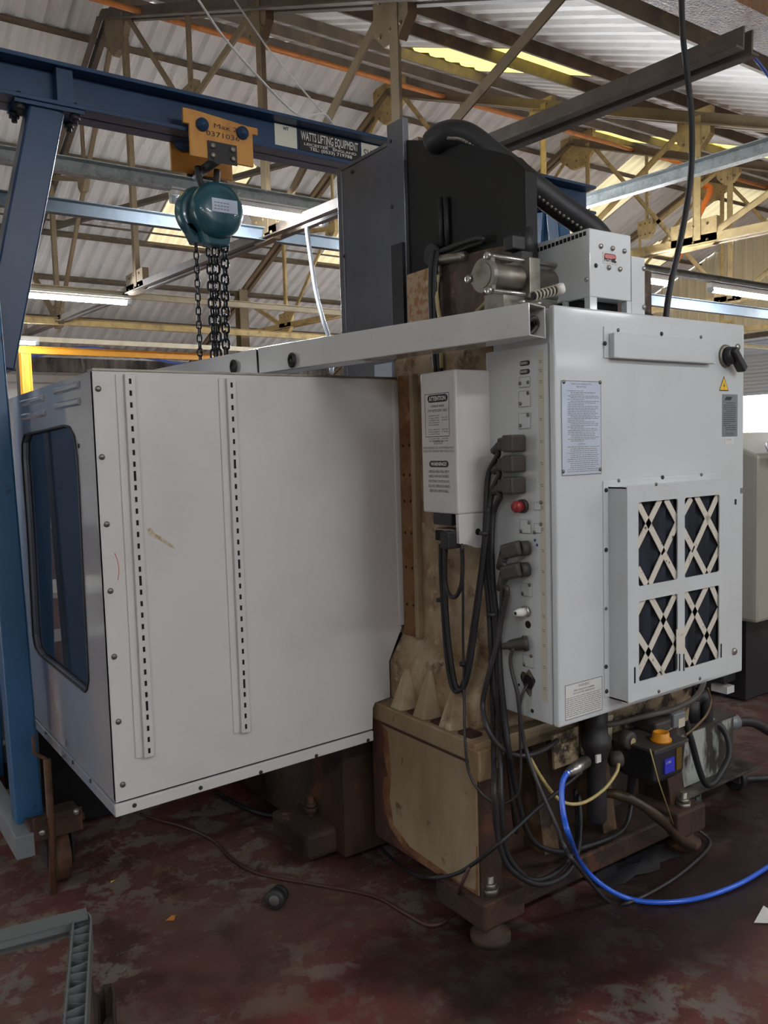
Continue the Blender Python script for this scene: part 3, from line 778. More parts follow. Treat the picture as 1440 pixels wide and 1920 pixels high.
for (tx, ty, bx, by, ns) in ((238, 702, 273, 1418, 33), (427, 710, 455, 1372, 32)):
    t0, t1 = P(tx, ty, 'Y', YP), P(bx, by, 'Y', YP)
    xm = (t0.x+t1.x)/2
    b = MB(); b.box(xm-.032, xm-.008, YP-.004, YP, t1.z, t0.z); b.box(xm-.010, xm+.020, YP-.016, YP, t1.z, t0.z)
    r = b.build('slotted_rail', M['panel'], rp, bev=.002)
    s = MB()
    for k in range(ns):
        z = t1.z+.02+(t0.z-t1.z-.04)*k/(ns-1)
        hh = .0075 if (k not in (4, 15, 24)) else .014
        s.box(xm+.001, xm+.008, YP-.0166, YP-.010, z-hh, z+hh)
    s.build('slots', M['void'], r, kind='stuff')
M['stain'] = mat('brown_smear', rgb(160, 138, 96), .6, layers=((rgb(196, 186, 166), 40, .45, .6),))
def decal(px, mm, name, ax, val, parent, nrm):
    pts = [P(x, y, ax, val) for x, y in px]
    b = MB(); b.add(pts, [tuple(range(len(pts)))]); return b.build(name, mm, parent)
decal([(276, 992), (282, 989), (291, 1001), (305, 1008), (322, 1021), (330, 1030), (318, 1025), (300, 1013), (286, 1006), (279, 1003)], M['stain'], 'brown_smear', 'Y', YP-.0007, rp, None)
M['redpen'] = mat('red_pen', rgb(206, 110, 106), .6)
b = MB(); b.tube([P(215, 1037, 'Y', YP), P(220, 1050, 'Y', YP), P(223, 1068, 'Y', YP), P(221, 1088, 'Y', YP)], .0012, 5); b.build('red_pen_mark', M['redpen'], rp)

# ---- enclosure: glossy side panel with the window
b = MB()
outer = [(YP+.004, ZE0), (3.46, ZE0), (3.46, ZE1-.008), (YP+.004, ZE1)]
winpx = [(47, 815), (120, 798), (131, 801), (140, 818), (146, 860), (150, 930), (158, 1100), (166, 1250), (167, 1275), (164, 1292), (160, 1297), (75, 1228), (66, 1214), (62, 1190), (52, 1000), (42, 860), (42, 830)]
win = [(P(x, y, 'X', XE0).y, P(x, y, 'X', XE0).z) for x, y in winpx]
b.prism(outer, [win], (XE0, 0, 0), (0, 1, 0), (0, 0, 1), (1, 0, 0), .018)
sp = b.build('side_panel', M['gloss'], mc)
b = MB(); b.prism(win, [], (XE0+.012, 0, 0), (0, 1, 0), (0, 0, 1), (1, 0, 0), .005); b.build('window_pane', M['glass'], sp)
b = MB(); ring = [Vector((XE0-.001, y, z)) for y, z in win]; b.tube(ring+[ring[0]], .004, 6, smooth=False); b.build('window_gasket', M['black'], sp)
b = MB(); b.box(XE0-.006, XE0+.01, YP, 3.46, .468, .503); sr = b.build('side_rim', M['gloss'], sp, bev=.002)
for px, py in ((170, 1464), (137, 1429), (86, 1374)): put(BOLT_X, 'bolt', sr, P(px, py, 'X', XE0-.006))
for u in (((104, 733), (150, 722)), ((106, 764), (151, 750)), ((42, 757), (83, 745)), ((44, 789), (86, 766))):
    p0, p1 = P(*u[0], 'X', XE0), P(*u[1], 'X', XE0)
    z = (p0.z+p1.z)/2
    b = MB(); b.prism([(-.013, 0), (-.006, -.011), (.006, -.011), (.013, 0)], [], (XE0+.001, p0.y, z), (0, 0, 1), (1, 0, 0), (0, -1, 0), p0.y-p1.y)
    b.build('louvre_ridge', M['gloss'], sp, bev=.003)
put(BOLT_X, 'bolt', sp, P(148, 836, 'X', XE0))
# unseen rest of the enclosure: front, right side, right-hand rear panel
b = MB(); b.box(XE0, 3.53, 3.46, 3.48, .47, 1.72); b.build('front_panel', M['gloss'], mc)
b = MB(); b.box(3.512, 3.53, YP+.021, 3.46, .47, 1.73); b.build('side_panel', M['gloss'], mc)
b = MB(); b.box(2.52, 3.53, YP, YP+.02, .47, 1.73); b.build('rear_panel', M['panel'], mc)

# ---- gas counterbalance box
XC = 1.55
g0, g1 = P(787, 703, 'X', XC), P(853, 690, 'X', XC)
gb = P(793, 960, 'X', XC)
zt, zb = .5*(g0.z+g1.z), gb.z
b = MB(); b.box(XC, 1.74, g1.y, g0.y, zb, zt); cb = b.build('counterbalance_box', M['panel'], mc, bev=.006)
q = P(858, 1020, 'Y', g1.y)
b = MB(); b.prism([(XC+.001, zb), (1.74, zb), (1.74, q.z-.012), (1.70, q.z-.024), (1.62, q.z-.018), (XC+.03, q.z-.004), (XC+.003, q.z)], [], (0, g1.y, 0), (1, 0, 0), (0, 0, 1), (0, 1, 0), .012)
lp = b.build('lower_plate', M['panel'], cb)
b = MB(); b.prism([(XC+.06, q.z-.012), (1.74, q.z-.012), (1.74, zb-.001), (XC+.06, zb-.001)], [], (0, g1.y+.012, 0), (1, 0, 0), (0, 0, 1), (0, 1, 0), .08); b.build('lower_box', M['panel'], cb)
b = MB(); h = P(896, 997, 'Y', g1.y); b.cyl((h.x, g1.y-.001, h.z), (h.x, g1.y+.002, h.z), .010, 16); b.build('round_hole', M['void'], lp)
b = MB(); b.box(XC+.004, XC+.05, g1.y+.035, g0.y-.045, zb-.035, zb); b.build('connector_mount', M['black'], cb)
b = MB(); b.box(XC-.002, XC+.05, g1.y+.02, g0.y-.06, zb-.085, zb-.045); cc = b.build('connector_block', M['dullsteel'], cb, bev=.003)
b = MB(); b.box(XC-.01, XC-.002, g1.y+.068, g0.y-.07, zb-.08, zb-.05); b.build('socket_face', M['void'], cc)
b = MB(); b.box(XC-.03, XC+.03, g1.y+.012, g1.y+.05, zb-.10, zb-.048); b.build('connector_plug', M['black'], cc, bev=.005)
# printing on the box face
E1, E2 = (0, -1, 0), (0, 0, 1)
def cbp(px, py): return P(px, py, 'X', XC-.0006)
def frame2(px0, py0, px1, py1, ax, val, m, parent, t=.0015, name='label_border'):
    a, c = P(px0, py0, ax, val), P(px1, py1, ax, val)
    b = MB(); i = 1 if ax == 'X' else 0
    lo, hi = sorted((a[i], c[i])); z0, z1 = sorted((a.z, c.z))
    for u0, u1, w0, w1 in ((lo, hi, z0, z0+t), (lo, hi, z1-t, z1), (lo, lo+t, z0+t, z1-t), (hi-t, hi, z0+t, z1-t)):
        if ax == 'X': b.add([(val, u0, w0), (val, u1, w0), (val, u1, w1), (val, u0, w1)], [(0, 1, 2, 3)])
        else: b.add([(u0, val, w0), (u1, val, w0), (u1, val, w1), (u0, val, w1)], [(0, 1, 2, 3)])
    return b.build(name, m, parent)
def pill(c, wd, hh, e1, e2, nrm, m, parent, name='label_pill'):
    pts = []
    r = hh/2
    for k in range(9): a = -PI/2+PI*k/8; pts.append((wd/2-r+r*math.cos(a), r*math.sin(a)))
    for k in range(9): a = PI/2+PI*k/8; pts.append((-wd/2+r+r*math.cos(a), r*math.sin(a)))
    b = MB(); b.prism(pts, [], c, e1, e2, nrm, .0003); return b.build(name, m, parent)
ym = (g0.y+g1.y)/2
def line(s, z, h, wd=None, y=None, m='ink', bold=0):
    text(s, (XC-.0012, (ym if y is None else y), z), E1, E2, h, M[m], cb, width=wd, align='CENTER', bold=bold)
frame2(796, 740, 843, 818, 'X', XC-.0006, M['ink'], cb)
za = P(820, 747, 'X', XC).z
pill((XC-.0004, ym, za), .094, .022, E1, E2, (-1, 0, 0), M['ink'], cb)
line('ATTENTION', za-.006, .0125, .078, m='paper', bold=.04)
line('CHARGE WITH', za-.026, .0075, .062); line('DRY NITROGEN ONLY', za-.039, .0075, .092)
zz = za-.052
for s, r in (('SURFACE', ''), ('VALVES', '250 PSI'), ('IN TEMPERATURE', '18 BAR'), ('OR STROKE', ''), ('FOR COUNTER', ''), ('', ''), ('FULL LENGTH', '250 PSI'), ('WITH HEAD', '17 BAR'), ('AT BOTTOM', ''), ('', ''), ('1.5 LONG MIN', '300 PSI'), ('OR TEMP RANGE', '21 BAR')):
    if s: line(s, zz, .0036, .05, ym+.018)
    if r: line(r, zz, .0036, .028, ym-.032)
    zz -= .0068
zc = P(820, 830, 'X', XC).z
line('CAUTION', zc, .007, .045, m='ink'); b = MB(); b.add([(XC-.001, ym-.022, zc-.004), (XC-.001, ym+.022, zc-.004), (XC-.001, ym+.022, zc-.0028), (XC-.001, ym-.022, zc-.0028)], [(0, 1, 2, 3)]); b.build('underline', M['ink'], cb)
line('HIGH PRESSURE GAS COUNTERBALANCE', zc-.018, .0062, .142, m='inkgrey'); line('SERVICE BY TRAINED PERSONNEL ONLY', zc-.028, .0062, .142, m='inkgrey')
zw = P(822, 870, 'X', XC).z
pill((XC-.0004, ym, zw), .09, .019, E1, E2, (-1, 0, 0), M['ink'], cb); line('WARNING!!', zw-.005, .0105, .074, m='paper', bold=.04)
for k, s in enumerate(('SPINDLE HEAD WILL DROP', 'RAPIDLY WITHOUT PROPERLY', 'FUNCTIONING COUNTER BALANCE.', 'BLOCK SPINDLE HEAD', 'BEFORE SERVICING.')):
    line(s, zw-.026-.0145*k, .0078, (.096, .096, .1, .1, .09)[k], ym)

# ---- cable tray
T0 = P(984, 568, 'X', 1.58); TB = P(983, 631, 'X', 1.58)
TL = (T0+TB)/2
TH, TW = T0.z-TB.z, .094
far = P(480, 677, 'X', 1.285)
def square_tube(p0, p1, wd, hh, t):
    b = MB(); p0, p1 = Vector(p0), Vector(p1); d = (p1-p0).normalized(); s = d.cross(Vector((0, 0, 1))).normalized()
    u = Vector((0, 0, 1))
    for k in (-1, 1):
        b.bar(p0+s*(k*(wd/2-t/2)), p1+s*(k*(wd/2-t/2)), t, hh)
        b.bar(p0+u*(k*(hh/2-t/2)), p1+u*(k*(hh/2-t/2)), wd-2*t, t)
    return b
c0 = Vector((T0.x+TW/2, T0.y, TL.z)); c1 = Vector((far.x+TW/2, far.y, far.z))
b = square_tube(c0, c1, TW, TH, .005); tr = b.build('cable_tray', M['traypaint'], mc, bev=.003)
# second length of duct, running on over the enclosure roof
f2 = P(330, 694, 'X', 1.14)
c2 = c1+(c1-c0).normalized()*1.2 + Vector((.0, 0, -.03))
b = square_tube(c1+(c1-c0).normalized()*.01, c2, TW, TH*.96, .005); b.build('cable_tray', M['traypaint'], mc, bev=.003)
for px, py in ((514, 674), (446, 688)):
    q = P(px, py, 'X', c1.x-TW/2-.02)
    tpos = c0+(c1-c0)*((q.y-c0.y)/(c1.y-c0.y)); q.x = tpos.x-TW/2-.001
    q.z = P(px, py, 'Y', q.y).z
    b = MB(); ring = [Vector((q.x-.006, q.y+.017*math.cos(PI*k/8), q.z+.019*math.sin(PI*k/8))) for k in range(17)]
    b.tube(ring, .006, 8, smooth=False); g = b.build('rubber_grommet', M['black'], mc)
    b = MB(); b.cyl((q.x-.004, q.y, q.z), (q.x, q.y, q.z), .014, 14); b.build('grommet_hole', M['void'], g)
for dy in (.0, .02):
    b = MB(); b.tube([(T0.x+.02, T0.y+.05+dy, TL.z-.02), (T0.x+.05, T0.y+.02+dy, TL.z+.01), (T0.x+.075, T0.y+.03+dy, TL.z-.005), (T0.x+.05, T0.y+.04+dy, TL.z-.03), (T0.x+.02, T0.y+.06+dy, TL.z-.01), (T0.x+.04, T0.y+.4, TL.z)], .007, 8); b.build('cable_in_tray', M['cable'], tr)
for px, py in ((993, 567), (1015, 572)):
    q = P(px, py, 'Z', T0.z)
    b = MB(); b.lathe((q.x, T0.y+.015, T0.z), (0, 0, 1), ((0, .009), (.008, .009), (.012, .004)), 10); b.build('dome_nut', M['steel'], tr)

# ---- control cabinet
XK0 = 1.68
dbl = P(1048, 1366, 'X', XK0); YD = dbl.y
ZK0 = dbl.z; ZK1 = P(1040, 571, 'Y', YD).z; XK1 = P(1396, 606, 'Y', YD).x
ZKT = P(1031, 645, 'X', XK0).z
b = MB(); b.box(XK0, XK1-.01, YD+.026, 1.85, ZK0+.002, ZKT+.004); b.box(XK0+.02, XK1-.01, YD+.026, 1.84, ZKT, ZK1-.002)
cab = b.build('control_cabinet', M['cab'], mc, bev=.003)
b = MB(); b.box(XK0, XK1, YD, YD+.022, ZK0, ZK1); dor = b.build('cabinet_door', M['cab'], mc, bev=.006)
def kx(px, py): return P(px, py, 'X', XK0-.0005)
def blank(px0, py0, px1, py1, sc_):
    a, c = kx(px0, py0), kx(px1, py1)
    b = MB(); b.box(XK0-.003, XK0, min(a.y, c.y), max(a.y, c.y), min(a.z, c.z), max(a.z, c.z)); o = b.build('blank_plate', M['cab'], cab, bev=.001)
    frame2(px0, py0, px1, py1, 'X', XK0-.0034, M['inkgrey'], o, .0012, 'plate_joint')
    for px, py in sc_: put(SCREW_X, 'screw', o, P(px, py, 'X', XK0-.003))
blank(973, 708, 994, 725, ((975, 719), (990, 717))); blank(972, 734, 995, 762, ((990, 737), (976, 757))); blank(972, 775, 995, 803, ((990, 778), (976, 798)))
blank(1001, 941, 1015, 957, ((1014, 942),)); blank(974, 973, 996, 1001, ((992, 980), (977, 996))); blank(1001, 981, 1015, 1000, ((1014, 983), (1002, 998)))
blank(977, 1092, 998, 1120, ((993, 1097), (980, 1113))); blank(980, 1226, 1001, 1254, ((996, 1230), (983, 1246)))
for py in (681, 697):
    a = kx(984, py)
    pill((XK0-.001, a.y, a.z), .04, .014, (0, -1, 0), (0, 0, 1), (-1, 0, 0), M['ink'], cab, 'ribbon_socket')
    b = MB(); b.box(XK0-.006, XK0-.001, a.y-.014, a.y+.014, a.z-.0035, a.z+.0035); b.build('socket_shell', M['dullsteel'], cab)
a, c = kx(1017, 700), kx(1027, 1330)
b = MB(); b.box(XK0-.0012, XK0, c.y, c.y+.02, c.z+.02, P(1020, 655, 'X', XK0).z); ls = b.build('label_strip', M['strip'], cab)
mk = MB()
for k, py in enumerate((676, 693, 714, 743, 785, 827, 868, 909, 951, 992, 1032, 1071, 1113, 1155, 1182, 1210, 1250, 1290)):
    z = P(1022, py, 'X', XK0).z; y = c.y+.0045
    for j in range(2): mk.add([(XK0-.0016, y, z-j*.005), (XK0-.0016, y+.011-.002*j, z-j*.005), (XK0-.0016, y+.011-.002*j, z-j*.005+.002), (XK0-.0016, y, z-j*.005+.002)], [(0, 1, 2, 3)])
mk.build('label_marks', M['inkgrey'], ls)
a = kx(982, 949)
b = MB(); b.cyl((XK0, a.y, a.z), (XK0-.012, a.y, a.z), .02, 18); o = b.build('button_collar', M['plug'], cab)
b = MB(); b.lathe((XK0-.012, a.y, a.z), (-1, 0, 0), ((0, .015), (.02, .017), (.026, .013)), 18); b.build('red_button', M['red'], o, 'red push button')
a = kx(988, 1146)
b = MB(); b.cyl((XK0, a.y, a.z), (XK0-.012, a.y, a.z), .017, 6); o = b.build('gland_nut', M['steel'], cab)
b = MB(); b.lathe((XK0-.012, a.y, a.z), (-1, 0, 0), ((0, .012), (.012, .013), (.034, .009)), 14); b.build('cable_gland', M['white'], o, 'white plastic cable gland')
b = MB(); b.cyl((XK0-.0465, a.y, a.z), (XK0-.046, a.y, a.z), .005, 10); b.build('gland_mouth', M['void'], o)
for px, py, r in ((990, 1171, .011), (990, 1278, .02), (998, 1333, .006), (973, 1284, .004)):
    a = kx(px, py); b = MB(); b.cyl((XK0-.001, a.y, a.z), (XK0+.001, a.y, a.z), r, 14); b.build('knockout_hole', M['void'], cab)
M['soot'] = mat('oily_smudge', rgb(120, 114, 104), .6, layers=((rgb(30, 28, 27), 30, .42, .56),))
a = kx(990, 1280)
pts = [(.026*(1+.3*math.sin(3*t))*math.cos(t), .036*(1+.2*math.cos(5*t))*math.sin(t)) for t in [2*PI*k/24 for k in range(24)]]
b = MB(); b.prism(pts, [], (XK0-.0006, a.y, a.z), (0, -1, 0), (0, 0, 1), (-1, 0, 0), .0002); b.build('oily_smudge', M['soot'], cab)
M['bluespot'] = mat('blue_paint_spot', rgb(40, 80, 150), .5)
for px, py in ((1007, 1022), (1003, 1013)):
    a = kx(px, py); b = MB(); b.cyl((XK0-.0012, a.y, a.z), (XK0-.0002, a.y, a.z), .0045, 8); b.build('paint_spot', M['bluespot'], cab)

# door furniture
def ky(px, py, d=0.0): return P(px, py, 'Y', YD-d)
def yplate(px0, py0, px1, py1, t, name, m, parent, d=0.0, bev=.001):
    a, c = ky(px0, py0, d), ky(px1, py1, d)
    b = MB(); b.box(a.x, c.x, YD-d-t, YD-d, min(a.z, c.z), max(a.z, c.z)); return b.build(name, m, parent, bev=bev)
hf = yplate(1131, 612, 1340, 683, .003, 'hood_flange', M['cab'], dor)
a0 = ky(1140, 650); front = P(1152, 650, 'X', a0.x); hd = YD-front.y
zt_, zb_ = P(1152, 623, 'Y', front.y).z, P(1152, 671, 'Y', front.y).z
b = MB(); b.box(a0.x, P(1340, 640, 'Y', front.y).x, front.y, YD-.003, zb_, zt_); b.build('vent_hood', M['cab'], hf, bev=.003)
for px, py, me in ((1159, 619, SCREW_YS), (1240, 626, BOLT_Y), (1314, 632, SCREW_YS), (1134, 644, BOLT_Y)): put(me, 'screw', hf, ky(px, py, .003))
a = ky(1360, 668)
b = MB(); b.lathe((a.x, YD, a.z), (0, -1, 0), ((0, .038), (.006, .036), (.008, .03)), 24); sw = b.build('isolator_plate', M['dullsteel'], dor)
b = MB(); b.lathe((a.x, YD-.008, a.z), (0, -1, 0), ((0, .03), (.022, .027)), 20); o = b.build('isolator_knob', M['black'], sw)
b = MB(); p0 = Vector((a.x-.012, YD-.03, a.z+.018)); p1 = Vector((a.x+.05, YD-.03, a.z-.045)); b.bar(p0, p1, .026, .03, up=(0, 1, 0)); b.build('isolator_handle', M['black'], sw, bev=.005)
a = ky(1382, 651); b = MB(); b.lathe((a.x, YD, a.z), (0, -1, 0), ((0, .011), (.006, .01)), 14); b.build('door_lock', M['steel'], dor)
a = ky(1376, 1221); b = MB(); b.lathe((a.x, YD, a.z), (0, -1, 0), ((0, .012), (.005, .012), (.008, .008)), 16); b.build('door_lock', M['steel'], dor)
a = ky(1379, 941); b = MB(); b.box(a.x-.005, a.x+.005, YD-.001, YD+.001, a.z-.009, a.z+.009); b.build('lock_slot', M['void'], dor)
a = ky(1390, 920); b = MB(); b.box(a.x-.006, a.x+.006, YD-.002, YD, a.z-.009, a.z+.009); b.build('tape_tab', M['inkgrey'], dor)
# hazard triangle
t0, t1, t2 = ky(1357, 707), ky(1349, 731), ky(1365, 732)
cx, w2 = (t1.x+t2.x)/2, (t2.x-t1.x)/2
b = MB(); b.add([(cx-w2-.003, YD-.0006, t1.z-.003), (cx+w2+.003, YD-.0006, t1.z-.003), (cx, YD-.0006, t0.z+.004)], [(0, 1, 2)]); hz = b.build('hazard_sign', M['ink'], dor)
b = MB(); b.add([(cx-w2+.001, YD-.001, t1.z), (cx+w2-.001, YD-.001, t1.z), (cx, YD-.001, t0.z-.002)], [(0, 1, 2)]); b.build('hazard_field', M['hazard'], hz)
zc_ = t1.z
b = MB(); b.add([(cx+.002, YD-.0014, zc_+.024), (cx-.004, YD-.0014, zc_+.012), (cx, YD-.0014, zc_+.012), (cx-.002, YD-.0014, zc_+.002), (cx+.005, YD-.0014, zc_+.015), (cx+.001, YD-.0014, zc_+.015)], [(0, 1, 2), (3, 4, 5), (1, 2, 5), (2, 4, 5)]); b.build('flash_mark', M['ink'], hz)
# plates and labels
def lines(parent, d, px0, px1, py0, py1, n, h, m, seed, name='small_print', first=0):
    rnd = random.Random(seed); mb = MB()
    a, c = ky(px0, py0, d), ky(px1, py1, d)
    for k in range(n):
        z = a.z+(c.z-a.z)*k/(n-1)
        x = a.x+(0 if rnd.random() < .6 else .012); end = c.x-(c.x-a.x)*rnd.choice((0, 0, .05, .12, .5))
        while x < end-.004:
            wl = rnd.uniform(.005, .016)
            x2 = min(x+wl, end)
            mb.add([(x, YD-d, z), (x2, YD-d, z), (x2, YD-d, z+h), (x, YD-d, z+h)], [(0, 1, 2, 3)])
            x = x2+.0022
    return mb.build(name, m, parent, kind='stuff')
ip = yplate(1052, 713, 1128, 888, .0015, 'information_plate', M['alu'], dor)
frame2(1052, 713, 1128, 888, 'Y', YD-.0018, M['inkgrey'], ip, .0018, 'plate_edge')
for px, py in ((1057, 716), (1125, 717), (1056, 884), (1125, 880)): put(SCREW_YS, 'screw', ip, ky(px, py, .0015))
a = ky(1090, 722, .002); text('IMPORTANT INFORMATION', (a.x, YD-.002, a.z), (1, 0, 0), (0, 0, 1), .005, M['inkgrey'], ip, width=.078, align='CENTER')
a = ky(1090, 727, .002); text('PRECAUTIONS', (a.x, YD-.002, a.z), (1, 0, 0), (0, 0, 1), .0045, M['inkgrey'], ip, width=.04, align='CENTER')
lines(ip, .002, 1064, 1124, 733, 826, 30, .0016, M['inkgrey'], 3)
a = ky(1090, 834, .002); text('CAUTION', (a.x, YD-.002, a.z), (1, 0, 0), (0, 0, 1), .0045, M['inkgrey'], ip, width=.03, align='CENTER')
lines(ip, .002, 1064, 1124, 839, 882, 13, .0016, M['inkgrey'], 4)
M['nameplate'] = mat('grey_nameplate', rgb(128, 134, 136), .4, .3)
npl = yplate(1354, 739, 1382, 818, .0015, 'machine_nameplate', M['nameplate'], dor)
lines(npl, .002, 1357, 1380, 756, 806, 14, .002, M['ink'], 5)
a = ky(1368, 748, .002); b = MB(); b.prism([(-.028, -.004), (.006, -.004), (.016, .007), (-.018, .007)], [], (a.x, YD-.0018, a.z), (1, 0, 0), (0, 0, 1), (0, -1, 0), .0003); b.build('maker_emblem', M['ink'], npl)
a = ky(1368, 815, .002); text('NC 8 00', (a.x, YD-.002, a.z), (1, 0, 0), (0, 0, 1), .007, M['ink'], npl, width=.042, align='CENTER')
sk = yplate(1359, 820, 1376, 832, .0008, 'white_sticker', M['paper'], dor, bev=0)
a = ky(1367, 826, .001); text('C E 8', (a.x, YD-.0012, a.z), (1, 0, 0), (0, 0, 1), .006, M['inkgrey'], sk, width=.026, align='CENTER')
wl = yplate(1059, 1290, 1129, 1335, .0008, 'warning_label', M['paper'], dor, bev=0)
bpy.data.objects.remove(wl)
a, c = ky(1059, 1288), ky(1129, 1324)
zl1, zl0 = ky(1059, 1286).z, ky(1059, 1352).z
b = MB(); b.box(a.x, c.x, YD-.0008, YD, zl0, zl1); wl = b.build('warning_label', M['paper'], dor)
b = MB()
for u0, u1, w0, w1 in ((a.x, c.x, zl0, zl0+.0015), (a.x, c.x, zl1-.0015, zl1), (a.x, a.x+.0015, zl0, zl1), (c.x-.0015, c.x, zl0, zl1)):
    b.add([(u0, YD-.001, w0), (u1, YD-.001, w0), (u1, YD-.001, w1), (u0, YD-.001, w1)], [(0, 1, 2, 3)])
b.build('label_border', M['ink'], wl)
xm_ = (a.x+c.x)/2
text('WARNING', (xm_, YD-.0012, zl1-.014), (1, 0, 0), (0, 0, 1), .009, M['inkgrey'], wl, width=.045, align='CENTER')
text('Allow components on spindle', (xm_, YD-.0012, zl1-.023), (1, 0, 0), (0, 0, 1), .005, M['ink'], wl, width=.085, align='CENTER')
text('and control fully cleaned nearby', (xm_, YD-.0012, zl1-.031), (1, 0, 0), (0, 0, 1), .005, M['ink'], wl, width=.09, align='CENTER')
rnd = random.Random(9); mb = MB()
for k in range(10):
    z = zl1-.040-.0058*k; x = a.x+.005
    while x < c.x-.008:
        x2 = min(x+rnd.uniform(.006, .018), c.x-.006)
        mb.add([(x, YD-.0012, z), (x2, YD-.0012, z), (x2, YD-.0012, z+.0018), (x, YD-.0012, z+.0018)], [(0, 1, 2, 3)]); x = x2+.0025
mb.build('small_print', M['inkgrey'], wl, kind='stuff')

# ---- filter housing on the door
ff = yplate(1131, 897, 1352, 1303, .003, 'filter_flange', M['cab'], dor)
bpy.data.objects.remove(ff)
x0 = ky(1131, 1100).x; x1 = ky(1345, 1100).x; z1 = ky(1131, 902).z; z0 = ky(1131, 1309).z
b = MB(); b.box(x0, x1, YD-.003, YD, z0, z1); ff = b.build('filter_flange', M['cab'], dor, bev=.002)
for px, py, me in ((1160, 901, SCREW_YS), (1242, 895, BOLT_Y), (1315, 890, SCREW_YS), (1136, 919, BOLT_Y), (1136, 1031, BOLT_Y), (1136, 1141, SCREW_YS), (1136, 1250, BOLT_Y), (1137, 1296, BOLT_Y)): put(me, 'screw', ff, ky(px, py, .003))
hx0 = ky(1140, 1100).x
YFR = P(1177, 1100, 'X', hx0).y
hx1 = P(1366, 1100, 'Y', YFR).x
hz1 = P(1177, 914, 'Y', YFR).z; hz0 = P(1177, 1319, 'Y', YFR).z
ops = (((1197, 941), (1271, 1088)), ((1284, 934), (1349, 1074)), ((1197, 1126), (1271, 1264)), ((1284, 1110), (1347, 1240)))
holes = []
rect = []
for (pa, pb) in ops:
    u, v_ = P(*pa, 'Y', YFR), P(*pb, 'Y', YFR)
    rect.append((u.x, v_.x, v_.z, u.z))
# align the four openings in columns and rows
xa0, xa1 = rect[0][0], rect[0][1]; xb0, xb1 = rect[1][0], rect[1][1]
zt1, zt0 = P(1197, 942, 'Y', YFR).z, P(1197, 1100, 'Y', YFR).z
zb1, zb0 = P(1197, 1128, 'Y', YFR).z, P(1197, 1279, 'Y', YFR).z
rect = [(xa0, xa1, zt0, zt1), (xb0, xb1, zt0, zt1), (xa0, xa1, zb0, zb1), (xb0, xb1, zb0, zb1)]
for x_0, x_1, z_0, z_1 in rect:
    r = .008; lp_ = []
    for cx_, cz_, a_ in ((x_1-r, z_0+r, -PI/2), (x_1-r, z_1-r, 0), (x_0+r, z_1-r, PI/2), (x_0+r, z_0+r, PI)):
        for k in range(4): t_ = a_+PI/2*k/3; lp_.append((cx_+r*math.cos(t_), cz_+r*math.sin(t_)))
    holes.append(lp_)
b = MB(); b.prism([(hx0, hz0), (hx1, hz0), (hx1, hz1), (hx0, hz1)], holes, (0, YFR, 0), (1, 0, 0), (0, 0, 1), (0, 1, 0), .004)
b.box(hx0, hx0+.004, YFR+.004, YD-.003, hz0, hz1); b.box(hx1-.004, hx1, YFR+.004, YD-.003, hz0, hz1)
b.box(hx0, hx1, YFR+.004, YD-.003, hz1-.004, hz1); b.box(hx0, hx1, YFR+.004, YD-.003, hz0, hz0+.004)
fh = b.build('filter_housing', M['cab'], dor)
# pleated filter and its card straps
b = MB(); n = 26
for k in range(n):
    xa_, xb_ = hx0+.01+(hx1-hx0-.02)*k/n, hx0+.01+(hx1-hx0-.02)*(k+1)/n
    ya_, yb_ = YFR+.014+.014*(k % 2), YFR+.014+.014*((k+1) % 2)
    b.add([(xa_, ya_, hz0+.01), (xb_, yb_, hz0+.01), (xb_, yb_, hz1-.01), (xa_, ya_, hz1-.01)], [(0, 1, 2, 3)])
fi = b.build('pleated_filter', M['navy'], fh)
def strap(p0, p1):
    u, v_ = P(*p0, 'Y', YFR+.008), P(*p1, 'Y', YFR+.008)
    d_ = v_-u; t0_, t1_ = 0.0, 1.0
    for i_, lo_, hi_ in ((0, hx0+.014, hx1-.014), (2, hz0+.014, hz1-.014)):
        if abs(d_[i_]) > 1e-6:
            ta_, tb_ = sorted(((lo_-u[i_])/d_[i_], (hi_-u[i_])/d_[i_])); t0_, t1_ = max(t0_, ta_), min(t1_, tb_)
    b = MB(); b.bar(u+d_*t0_, u+d_*t1_, .021, .002, up=(0, 1, 0)); b.build('card_strap', M['card'], fi)
for s in (((1238, 936), (1194, 1025)), ((1196, 943), (1246, 1041)), ((1244, 1037), (1276, 1098)), ((1248, 936), (1274, 986)), ((1274, 971), (1214, 1104)), ((1196, 1066), (1216, 1104)),
          ((1296, 934), (1280, 964)), ((1305, 930), (1352, 1022)), ((1346, 928), (1280, 1076)), ((1281, 994), (1330, 1089)), ((1350, 1024), (1322, 1084)),
          ((1209, 1118), (1194, 1150)), ((1219, 1118), (1272, 1216)), ((1268, 1110), (1194, 1268)), ((1195, 1190), (1250, 1278)), ((1272, 1196), (1232, 1276)),
          ((1281, 1104), (1348, 1238)), ((1326, 1097), (1279, 1196)), ((1333, 1097), (1348, 1133)), ((1348, 1142), (1292, 1261)), ((1281, 1218), (1302, 1260))):
    strap(*s)
b = MB(); u = P(1268, 1180, 'Y', YFR-.001); v_ = P(1284, 1222, 'Y', YFR-.001); b.box(u.x, v_.x, YFR-.0018, YFR-.0005, v_.z, u.z); o = b.build('filter_arrow_label', M['card'], fh)
for px in (1266, 1274, 1282):
    u, v_ = P(px, 1226, 'Y', YFR), P(px, 1258, 'Y', YFR)
    b = MB(); b.box(u.x-.0025, u.x+.0025, YFR-.001, YFR+.0005, v_.z, u.z); b.build('filter_slot', M['void'], fh)
